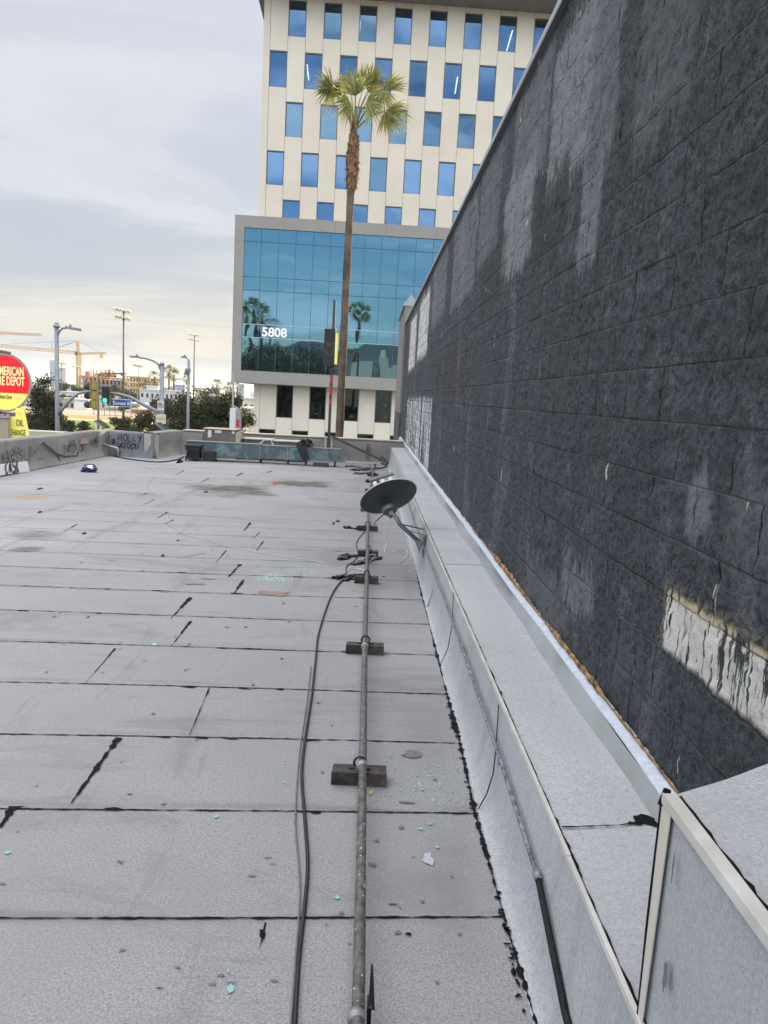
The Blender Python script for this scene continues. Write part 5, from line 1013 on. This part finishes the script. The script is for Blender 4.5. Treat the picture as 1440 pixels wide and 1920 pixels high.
def tree(lab,px,pyt,Y,w,mt='leaf_a',seed=1,n=5000,leaf=.10,zb=ZG,airy=0,group=None,name='leafy_tree',hfrac=.72,pos=None,ztop=None,depth=1,rag=.28):
    r=np.random.default_rng(seed); rr=random.Random(seed)
    w=w*1.3; pyt=pyt-3
    q=at(px,pyt,y=Y) if pos is None else Vector((pos[0],pos[1],ztop)); Y=q.y; h=q.z-zb; rx=w/2; ch=h*hfrac; cz=q.z-ch/2
    t=thing(name,lab,'tree' if name!='shrub' else 'shrub',(q.x,Y,zb),group)
    ncl=26 if n>1500 else 9; cl=[]
    for i in range(ncl):
        d=r.normal(size=3); d/=np.linalg.norm(d); k=r.uniform(.35,1)**.6; cl.append(np.array([q.x,Y,cz])+d*k*np.array([rx*.72,rx*.72*depth,ch*.44])*(1+rag*(r.random()-.4)))
    cl=np.array(cl); cr_=np.array([min(rx,ch*.8)*r.uniform(.28,.5) for _ in cl])
    b=B(); tr=max(.05,h*.022); sp=(q.x,Y,zb+h*(1-hfrac)*1.05); b.tube([(q.x,Y,zb),(q.x+.1*tr,Y,zb+h*.15),sp],[tr*1.4,tr,tr*.8],8)
    for c in cl[::2 if n>1500 else 3]: m_=(Vector(sp)+Vector(c))*.5+Vector((0,0,-.1*h*rr.random())); b.tube([sp,m_,tuple(c)],[tr*.5,tr*.28,tr*.08],5)
    b.build('trunk',M['bark'],t,True)
    idx=r.integers(0,ncl,n); d=r.normal(size=(n,3)); d/=np.linalg.norm(d,axis=1)[:,None]; rad=r.uniform(0,1,n)**.45*(1+.25*r.standard_normal(n)*(.5+airy)); C=cl[idx]+d*(rad*cr_[idx])[:,None]*np.array([1,1,.8])
    a=r.normal(size=(n,3)); a/=np.linalg.norm(a,axis=1)[:,None]; a2=np.cross(a,r.normal(size=(n,3))); a2/=np.linalg.norm(a2,axis=1)[:,None]; s=leaf*r.uniform(.6,1.3,n)[:,None]
    V=np.stack([C-a*s,C+a2*s*.55,C+a*s,C-a2*s*.55],1).reshape(-1,3)-np.array([q.x,Y,zb])
    me=bpy.data.meshes.new('crown'); me.vertices.add(4*n); me.vertices.foreach_set('co',V.reshape(-1).astype(np.float32)); me.loops.add(4*n); me.loops.foreach_set('vertex_index',np.arange(4*n,dtype=np.int32)); me.polygons.add(n); me.polygons.foreach_set('loop_start',np.arange(0,4*n,4,dtype=np.int32)); me.polygons.foreach_set('loop_total',np.full(n,4,dtype=np.int32)); me.update(calc_edges=True); me.materials.append(M[mt]); o=bpy.data.objects.new('crown',me); COL.objects.link(o); o.parent=t
    return t
tree('airy tree with see-through twigs between the round sign and the nearest lamp pole',82,694,42,1.7,'leaf_b',11,4800,.07,airy=1.2,hfrac=.62)
tree('lower leafy tree filling the gap below the airy tree',78,738,44,1.9,'leaf_b',12,8000,.085,hfrac=.75)
tree('dark shrub right of the nearest lamp pole',143,779,52,2.0,'leaf_a',13,6800,.09,name='shrub',hfrac=.9); tree('low dark shrub directly behind the nearest lamp pole',122,778,50,1.2,'leaf_a',14,2500,.09,name='shrub',hfrac=.9)
tree('dark green shrub left of the traffic pole, behind the tagged parapet',226,778,56,2.0,'leaf_a',15,6000,.09,name='shrub',hfrac=.9); tree('brownish leafed tree just left of the traffic pole',272,771,60,2.4,'leaf_red',16,7000,.10,name='leafy_tree',hfrac=.85)
tree('leafy tree right behind the traffic pole',326,752,66,3.6,'leaf_b',17,7200,.11,hfrac=.85); tree('green tree with a wispy top behind the slender lamp',352,740,72,4.4,'leaf_red',18,8200,.11,airy=.5,hfrac=.85); tree('large dense green tree left of the utility cabinet',388,737,70,4.8,'leaf_c',19,12000,.12,hfrac=.88); tree('dense green tree beside the utility cabinet',424,742,68,3.2,'leaf_c',20,9000,.12,hfrac=.88)
tree('thin tree at the left foot of the office building',462,757,57,1.5,'leaf_c',21,1500,.09,airy=.8,hfrac=.8)
q=at(668,815,y=27); tree('small plant top peeking over the far parapet right of the palm',663,817,24,.9,'leaf_a',23,500,.05,name='shrub',hfrac=.6)
FT=[(130,722,330,16,'pale green tree below the tower crane'),(158,730,310,12,'green tree behind the yellow signal'),(222,727,300,13,'green tree in front of the grey construction floors'),(238,732,290,10,'dark tree before the yellow construction floors'),(205,748,220,9,'green tree above the ball field fence'),(222,752,210,7,'green hedge tree behind the street name sign'),(262,742,280,9,'tree at the left end of the white apartment block'),(283,716,380,12,'distant tree behind the apartment roof'),(300,748,200,7,'tree in front of the white apartment block'),(120,745,260,9,'tree by the long white roof'),(395,728,330,14,'distant tree behind the dense green tree'),(457,742,200,7,'pale tree under the glazed box corner'),(240,763,190,6,'low tree behind the brown house'),(110,735,300,10,'tree behind the nearest lamp pole')]
for i,(px,py,Y,w,lab) in enumerate(FT): tree(lab,px,py,Y,w*.75,['leaf_c','leaf_a','leaf_b'][i%3],40+i,650,.55 if Y>250 else .4,group='trees beyond the ball field',hfrac=.9)
# ================================================================== far buildings
def bld(name,lab,px0,px1,pyt,Y,depth,mt,nx=0,nz=0,zb=ZG,wfrac=(.5,.5),cat='building',roof=None,winmat='darkint',rows_h=None,pyb=None):
    a=at(px0,pyt,y=Y); c=at(px1,pyt,y=Y); zt_=a.z; zb_=zb if pyb is None else at(px0,pyb,y=Y).z
    t=thing(name,lab,cat,((a.x+c.x)/2,Y,zb)); b=B(); b.box((a.x,Y,zb_),(c.x,Y+depth,zt_)); b.build('wall',M[mt],t)
    b=B(); b.box((a.x-.2,Y-.2,zt_),(c.x+.2,Y+depth+.2,zt_+.35)); b.build('roof',M[roof or mt],t)
    if nx:
        w=(c.x-a.x)/nx; hh=rows_h or 3.1
        for j in range(nz):
            for i in range(nx):
                x=a.x+w*(i+.5); z=zt_-1.0-hh*j-hh*wfrac[1]*.5; b=B(); b.box((x-w*wfrac[0]/2,Y-.04,z-hh*wfrac[1]/2),(x+w*wfrac[0]/2,Y-.003,z+hh*wfrac[1]/2)); b.build('window',M[winmat],t)
    return t
ap=bld('apartment_block','white low apartment block with dark windows behind the traffic pole',262,300,731,255,12,'brightw',4,3,wfrac=(.42,.42)); bld('apartment_block','white apartment block right of the traffic pole with wide balconies',301,350,733,250,12,'brightw',6,3,wfrac=(.45,.42)); bld('roof_block','small stair tower block on the white apartment roof',275,296,724,262,6,'brightw',2,1,wfrac=(.3,.6))
bld('long_white_building','long white flat roofed building beyond the ball field at left',111,147,735,270,10,'brightw',7,1,wfrac=(.5,.3)); bld('white_shed','white panelled shed behind the ball field',139,164,751,188,6,'signwhite',0,0,roof='tower'); bld('low_house','cream roofed house behind the ball field beside the signal arm',110,140,748,200,8,'pinkish',3,1,roof='accream')
for (a_,c_,py,Y,lab,mt,rf) in ((232,262,757,205,'brown house with pale roof left of the sloping arm','pinkish','brightw'),(246,285,768,182,'reddish brown house above the ball field','roofred','accream'),(164,200,748,215,'pale house behind the traffic signals','brightw','roofred'),(200,235,765,195,'low tan garage behind the street name sign','pinkish','accream'),(286,300,762,230,'small white house left of the traffic pole','brightw','roofred')):
    bld('small_house',lab,a_,c_,py,Y,9,mt,3,1,wfrac=(.35,.4),roof=rf,cat='house')
bld('distant_tower','pale blue distant tower behind the airy tree',93,106,676,900,30,'tower'); tw=bld('distant_tower','pale distant tower just right of the nearest lamp pole',110,123,690,800,30,'tower2',4,9,wfrac=(.4,.5),winmat='tower',rows_h=5)
bld('distant_block','blue grey distant building right of the construction site',280,301,707,700,40,'tower'); bld('distant_block','pale blue glass block under the glazed box',447,458,721,420,20,'tower',0,0); bld('distant_block','white distant block seen under the glazed box',402,413,728,330,12,'brightw',2,2); bld('distant_block','low pinkish block on the skyline right of the stadium tower',360,378,727,500,20,'pinkish',3,1); bld('distant_block','grey peaked distant roof behind the apartment block',325,347,722,380,18,'tower')
bld('small_house','white building glimpsed left of the office building foot',455,478,748,150,10,'brightw',2,2,wfrac=(.35,.4),cat='house'); bld('small_house','cream building low at the left foot of the office building',452,480,768,110,8,'panel',2,1,wfrac=(.3,.4),cat='house')
rr=random.Random(77)
for i,(a_,c_,py) in enumerate(((60,90,722),(126,150,720),(300,330,727),(370,400,730),(410,440,733),(180,215,735))):
    bld('skyline_block','low pale city block on the far skyline, %s'%['behind the airy tree','below the tower crane','between the two apartment blocks','behind the green tree with the wispy top','behind the tree beside the utility cabinet','under the concrete construction floors'][i],a_,c_,py,620+20*i,20,rr.choice(['pinkish','brightw','tower2']),5,1,wfrac=(.4,.4))
# construction site
cs_=thing('construction_building','multi-storey building under construction with orange and yellow floors','building',(at(215,745,y=430).x,430,ZG)); Y=430
def fl(px0,px1,pys,mt,cols,mc,name,Y=430,d=26):
    for py in pys:
        a=at(px0,py,y=Y); c=at(px1,py+ (px1-px0)*.02,y=Y); b=B(); b.box((a.x,Y,a.z-.8),(c.x,Y+d,a.z)); b.build(name,M[mt],cs_)
    b=B(); a=at(px0,pys[0],y=Y); c=at(px1,pys[0],y=Y); z0=at(px0,pys[-1]+12,y=Y).z
    for k in range(cols+1):
        x=a.x+(c.x-a.x)*k/cols
        for yy_ in (Y+.3,Y+d*.5): b.box((x-.35,yy_,z0),(x+.35,yy_+.6,a.z-.05))
    b.build('columns',M[mc],cs_)
fl(148,233,[705,718,729,740],'conconc',12,'conconc','floor_slab'); fl(150,205,[703.5],'consred',7,'orange','steel_deck',428.5); fl(233,280,[704,715,725,735,744],'consyel',9,'consyel','formwork_floor',425)
b=B(); a=at(233,704,y=427); c=at(280,704,y=427)
b.box((a.x+.5,437,ZG),(c.x-.5,438,a.z)); b.build('inner_wall',M['conconc'],cs_); b=B(); a=at(150,706,y=440); c=at(233,706,y=440); b.box((a.x,446,ZG),(c.x,447,a.z-1)); b.build('dark_core',M['interior'],cs_)
b=B(); rr=random.Random(9)
for k in range(34):
    px=rr.uniform(160,236); q=at(px,704,y=432); hh=rr.uniform(1,3.6); b=B(); b.box((q.x-.25,432,q.z-.2),(q.x+.25,432.5,q.z+hh)); b.build('rebar_post',M['orange'],cs_)
for k in range(12): px=rr.uniform(196,232); q=at(px,701,y=431); b=B(); b.box((q.x-1.5,431,q.z-.2),(q.x+1.5,431.3,q.z+.5)); b.build('rail_panel',M['orange'],cs_); b=B(); a=at(183,700,y=436); c=at(214,704,y=436); b.box((a.x,436,c.z-1),(c.x,440,a.z)); b.build('top_shed',M['conconc'],cs_)
def lattice(b,p0,p1,w,n,r): # square truss
    p0=Vector(p0);p1=Vector(p1); d=(p1-p0).normalized(); s=d.cross(Vector((0,1,0))).normalized(); u=d.cross(s)
    c=[(s*i+u*j)*w/2 for i in (-1,1) for j in (-1,1)]
    for k in c: b.tube([p0+k,p1+k],r,4)
    for i in range(n):
        a=p0.lerp(p1,i/n); e=p0.lerp(p1,(i+1)/n)
        for (k,l) in ((0,1),(1,3),(3,2),(2,0)): b.tube([a+c[k],e+c[l]],r*.7,3,cap=False); b.tube([a+c[k],a+c[l]],r*.7,3,cap=False)
cr1=thing('tower_crane','orange tower crane with a long jib left over the construction site','crane',(at(147,745,y=450).x,450,ZG)); Yc=450
tb_=at(146.5,750,y=Yc); tt_=at(147.5,662,y=Yc); b=B(); lattice(b,(tt_.x,Yc,ZG),(tt_.x,Yc,tt_.z),2.0,16,.28); b.build('mast',M['consyel'],cr1)
ap_=at(146,639,y=Yc); b=B(); lattice(b,(tt_.x,Yc,tt_.z),ap_,1.3,5,.22); b.build('peak',M['orange'],cr1)
jl=at(-60,643,y=Yc); b=B(); lattice(b,(tt_.x,Yc,tt_.z),jl,1.5,26,.17); b.build('jib',M['orange'],cr1); jr=at(199,662,y=Yc); b=B(); lattice(b,(tt_.x,Yc,tt_.z-.4),jr,1.0,9,.15); b.build('counter_jib',M['orange'],cr1)
q=at(191,666,y=Yc); b=B(); b.box((q.x-.9,Yc-1,q.z-1.6),(q.x+.9,Yc+1,q.z+.6)); b.build('counterweight',M['consyel'],cr1); b=B(); q=at(146,662,y=Yc); b.box((q.x-1.2,Yc-1.6,q.z-1.2),(q.x,Yc-.2,q.z+.6)); b.build('cab',M['poledark'],cr1)
b=B(); 
for e in (at(97,655,y=Yc),at(110,652,y=Yc),at(190,661,y=Yc)): b.tube([ap_,e],.09,4)
b.tube([ap_,at(98,641,y=Yc)],.1,4); b.tube([at(98,641,y=Yc),at(97,655,y=Yc)],.15,4); b.tube([at(98,641,y=Yc),at(-60,649,y=Yc)],.09,4); b.build('tie_rope',M['poledark'],cr1)
cr2=thing('tower_crane','second crane jib reaching in from the left edge of the sky','crane',(at(-90,720,y=520).x,520,ZG)); b=B(); j0=at(-90,621,y=520); j1=at(79,628,y=520); lattice(b,j0,j1,1.3,30,.16); b.build('jib',M['orange'],cr2); b=B(); lattice(b,(j0.x,520,ZG),j0,1.8,14,.2); b.build('mast',M['orange'],cr2); b=B(); b.tube([j0+Vector((0,0,6)),at(40,627,y=520)],.08,4); b.tube([j0,j0+Vector((0,0,6))],.3,4); b.build('tie_rope',M['poledark'],cr2)
# backstop fence on the field
fn=thing('field_fence','thin framed ball field backstop fence behind the signals','fence',(at(200,770,y=160).x,160,ZG)); 
for px in (176,186,196,206,216,232,246,258): q=at(px,745,y=162); b=B(); b.tube([(q.x,162,ZG),(q.x,162,q.z+rr.uniform(-1,1))],.09,5); b.build('post',M['polegrey'],fn)
b=B(); a=at(176,760,y=162); c=at(258,762,y=162); b.tube([a,c],.07,4); b.tube([a-Vector((0,0,2)),c-Vector((0,0,2))],.07,4); b.build('rail',M['polegrey'],fn)
# hills ahead (faint) and behind the camera (seen reflected)
def hills(name,R0,a0,a1,hmin,hmax,seed,mt='hill'):
    n=120; P=np.zeros((n,6,3))
    for i in range(n):
        a=R(a0+(a1-a0)*i/(n-1)); hh=hmin+(hmax-hmin)*float(fbm(np.array([i*.07]),np.array([seed*1.0]),seed,4)[0])
        for j in range(6): f=j/5; rr_=R0+f*1400; P[i,j]=(math.sin(a)*rr_,math.cos(a)*rr_,ZG+hh*math.sin(f*math.pi*.62)*(1+.12*math.sin(i*.9+j*2)))
    o=gridmesh(name,P,M[mt]); struct(o)
hills('hills',2300,118,242,110,310,3)
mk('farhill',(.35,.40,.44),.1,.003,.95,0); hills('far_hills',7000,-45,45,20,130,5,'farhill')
def mir(px,py,D):  # virtual point at distance D through the facade plane -> real place behind the camera
    d=ray(px,py); p=EYE+d*(D/d.y); P0=Vector(bp(0,wg,0)); k=(p-P0).dot(NW); return p-NW*(2*k)
for i,(px,py,D,w) in enumerate([(470,640,190,13),(500,628,200,14),(535,650,185,12),(570,640,210,15),(600,652,190,12),(460,662,170,9),(525,668,170,10),(588,668,168,10)]):
    q=mir(px,py,D); tree('dark tree mirrored in the office glass %s'%['below the first two mirrored palms','right below the number 5808','behind the mirrored hedge centre left','near the middle of the left glazing','just left of the sign post','at the left edge of the glazing, low','low and dark in the lower left glass','low and dark left of the post'][i],0,0,0,w,['leaf_a','leaf_b'][i%2],80+i,1600,.42,pos=(q.x,q.y),ztop=q.z,hfrac=.9,group='trees behind the camera')
for i,(px,py,D,lab) in enumerate([(480,585,200,'left of two palms mirrored in the glass above the number'),(499,600,196,'right of two palms mirrored in the glass above the number'),(462,602,215,'palm mirrored at the left edge of the glass'),(655,665,170,'small palm mirrored low in the glass right of the post')]):
    q=mir(px,py,D); palm(lab,q.x,q.y,q.z,ZG,.4,.35,3.0 if i<3 else 1.6,24,14,60+i,0,3,'palms behind the camera',bw=2.2)
wt=thing('white_church','white stepped building mirrored low in the office glass','building',tuple(mir(715,735,165)*1)); b=B()
def mbox(px0,px1,pyt,D,dep=8):
    a=mir(px0,pyt,D); c=mir(px1,pyt,D); b.box((a.x,a.y-dep,ZG),(c.x,c.y,a.z))
mbox(650,745,684,165); mbox(706,728,672,163); b.build('wall',M['brightw'],wt); b=B(); a=mir(709,672,164); c=mir(724,672,164); tp2=mir(715,655,164); b.hexa([(a.x,a.y-6,a.z),(c.x,a.y-6,a.z),(c.x,a.y,a.z),(a.x,a.y,a.z),(tp2.x-.6,a.y-4,tp2.z),(tp2.x+.6,a.y-4,tp2.z),(tp2.x+.6,a.y-2,tp2.z),(tp2.x-.6,a.y-2,tp2.z)]); b.build('roof',M['brightw'],wt)

b=B(); b.box((-9100,-9100,ZG-1),(9100,9100,90)); hz=b.build('haze',M['tar']); hz['kind']='stuff'
hm=bpy.data.materials.new('haze'); hm.use_nodes=True; hn=hm.node_tree; hn.nodes.clear(); ho=hn.nodes.new('ShaderNodeOutputMaterial'); hv=hn.nodes.new('ShaderNodeVolumePrincipled'); hv.inputs['Color'].default_value=(.86,.90,.95,1); hv.inputs['Density'].default_value=.00016; hv.inputs['Anisotropy'].default_value=0; hn.links.new(hv.outputs[0],ho.inputs['Volume']); hz.data.materials[0]=hm
# ================================================================== light
SA=33; SE=13   # sun azimuth from +Y toward +X, elevation
sd_=Vector((math.sin(R(SA))*math.cos(R(SE)),math.cos(R(SA))*math.cos(R(SE)),math.sin(R(SE))))
L=bpy.data.lights.new('sun','SUN'); L.energy=4.6; L.angle=R(.5); L.color=(1,.80,.50); lo=bpy.data.objects.new('sun',L); COL.objects.link(lo); lo.rotation_euler=sd_.to_track_quat('Z','Y').to_euler()
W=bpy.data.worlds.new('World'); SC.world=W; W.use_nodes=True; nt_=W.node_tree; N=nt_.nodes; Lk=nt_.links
class WT(NT):
    def __init__(s): s.t=nt_; s.n=N; s.l=Lk
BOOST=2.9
w=WT(); bg=N['Background']; sky=N.new('ShaderNodeTexSky'); sky.sky_type='NISHITA'; sky.sun_disc=False; sky.sun_elevation=R(SE); sky.sun_rotation=R(SA); sky.altitude=100; sky.air_density=1; sky.dust_density=1.0; sky.ozone_density=1.5
tc=N.new('ShaderNodeTexCoord'); D=tc.outputs['Generated']; X=w.sep(D); zc=w.math('MAXIMUM',X[2],.02)
k=w.math('DIVIDE',1,w.math('ADD',zc,.10)); cv=w.comb(w.math('MULTIPLY',X[0],k),w.math('MULTIPLY',X[1],k),0)
n1=w.noise(w.map(cv,(.8,1.5,1),(2,.6,0)),.75,7,.56,.6); n2=w.noise(w.map(cv,(.55,1.2,1),(1,3,0)),.75,7,.58,1.2)
ahead=w.ramp(X[1],-.35,.35,0,1)
cov=w.math('ADD',n1,w.math('MULTIPLY',ahead,.5)); mask=w.ramp(cov,.46,.66)
mask=w.math('MAXIMUM',w.math('MULTIPLY',mask,ahead),w.math('MULTIPLY',w.ramp(n1,.44,.60),.85))
el=w.ramp(X[2],.0,.40)
lowc=(7.1,6.85,6.0); midc=(5.5,6.1,7.0); hic=(7.3,7.45,8.4)
cl=w.mix(w.ramp(X[2],.0,.20),lowc,midc); cl=w.mix(w.ramp(X[2],.16,.50),cl,hic)
cl=w.mix(w.ramp(n2,.46,.62,0,.85),cl,w.mix(w.ramp(X[2],.02,.20),(8.6,7.9,6.4),(7.5,7.7,8.3))); cl=w.mix(w.ramp(n2,.50,.34,0,.75),cl,w.mix(el,(4.9,5.5,6.3),(5.9,6.3,7.4)))
# cloud colour made paler toward the sky behind the camera
cl=w.mix(w.math('MULTIPLY',w.ramp(X[1],-.1,-.7),.5),cl,(8.5,8.8,9.6))
sk=w.mix(1.0,sky.outputs[0],(1.0,1.0,1.0),'MULTIPLY')
col=w.mix(mask,sk,cl)
# brightness added to sky overhead and behind the camera, lighting facade and roof
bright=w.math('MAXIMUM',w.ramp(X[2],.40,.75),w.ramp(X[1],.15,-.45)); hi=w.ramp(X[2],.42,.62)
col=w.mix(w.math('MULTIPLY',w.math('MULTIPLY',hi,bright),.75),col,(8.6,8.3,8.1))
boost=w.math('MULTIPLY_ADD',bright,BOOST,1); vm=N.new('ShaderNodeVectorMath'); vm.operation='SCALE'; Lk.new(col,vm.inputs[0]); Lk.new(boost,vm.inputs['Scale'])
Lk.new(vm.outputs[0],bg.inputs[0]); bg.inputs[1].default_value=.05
SC.view_settings.view_transform='Standard'; SC.view_settings.look='None'; SC.view_settings.exposure=1.0; SC.view_settings.gamma=1; SC.view_settings.use_curve_mapping=False
SC.cycles.max_bounces=6; SC.cycles.transparent_max_bounces=8; SC.cycles.caustics_reflective=False; SC.cycles.caustics_refractive=False
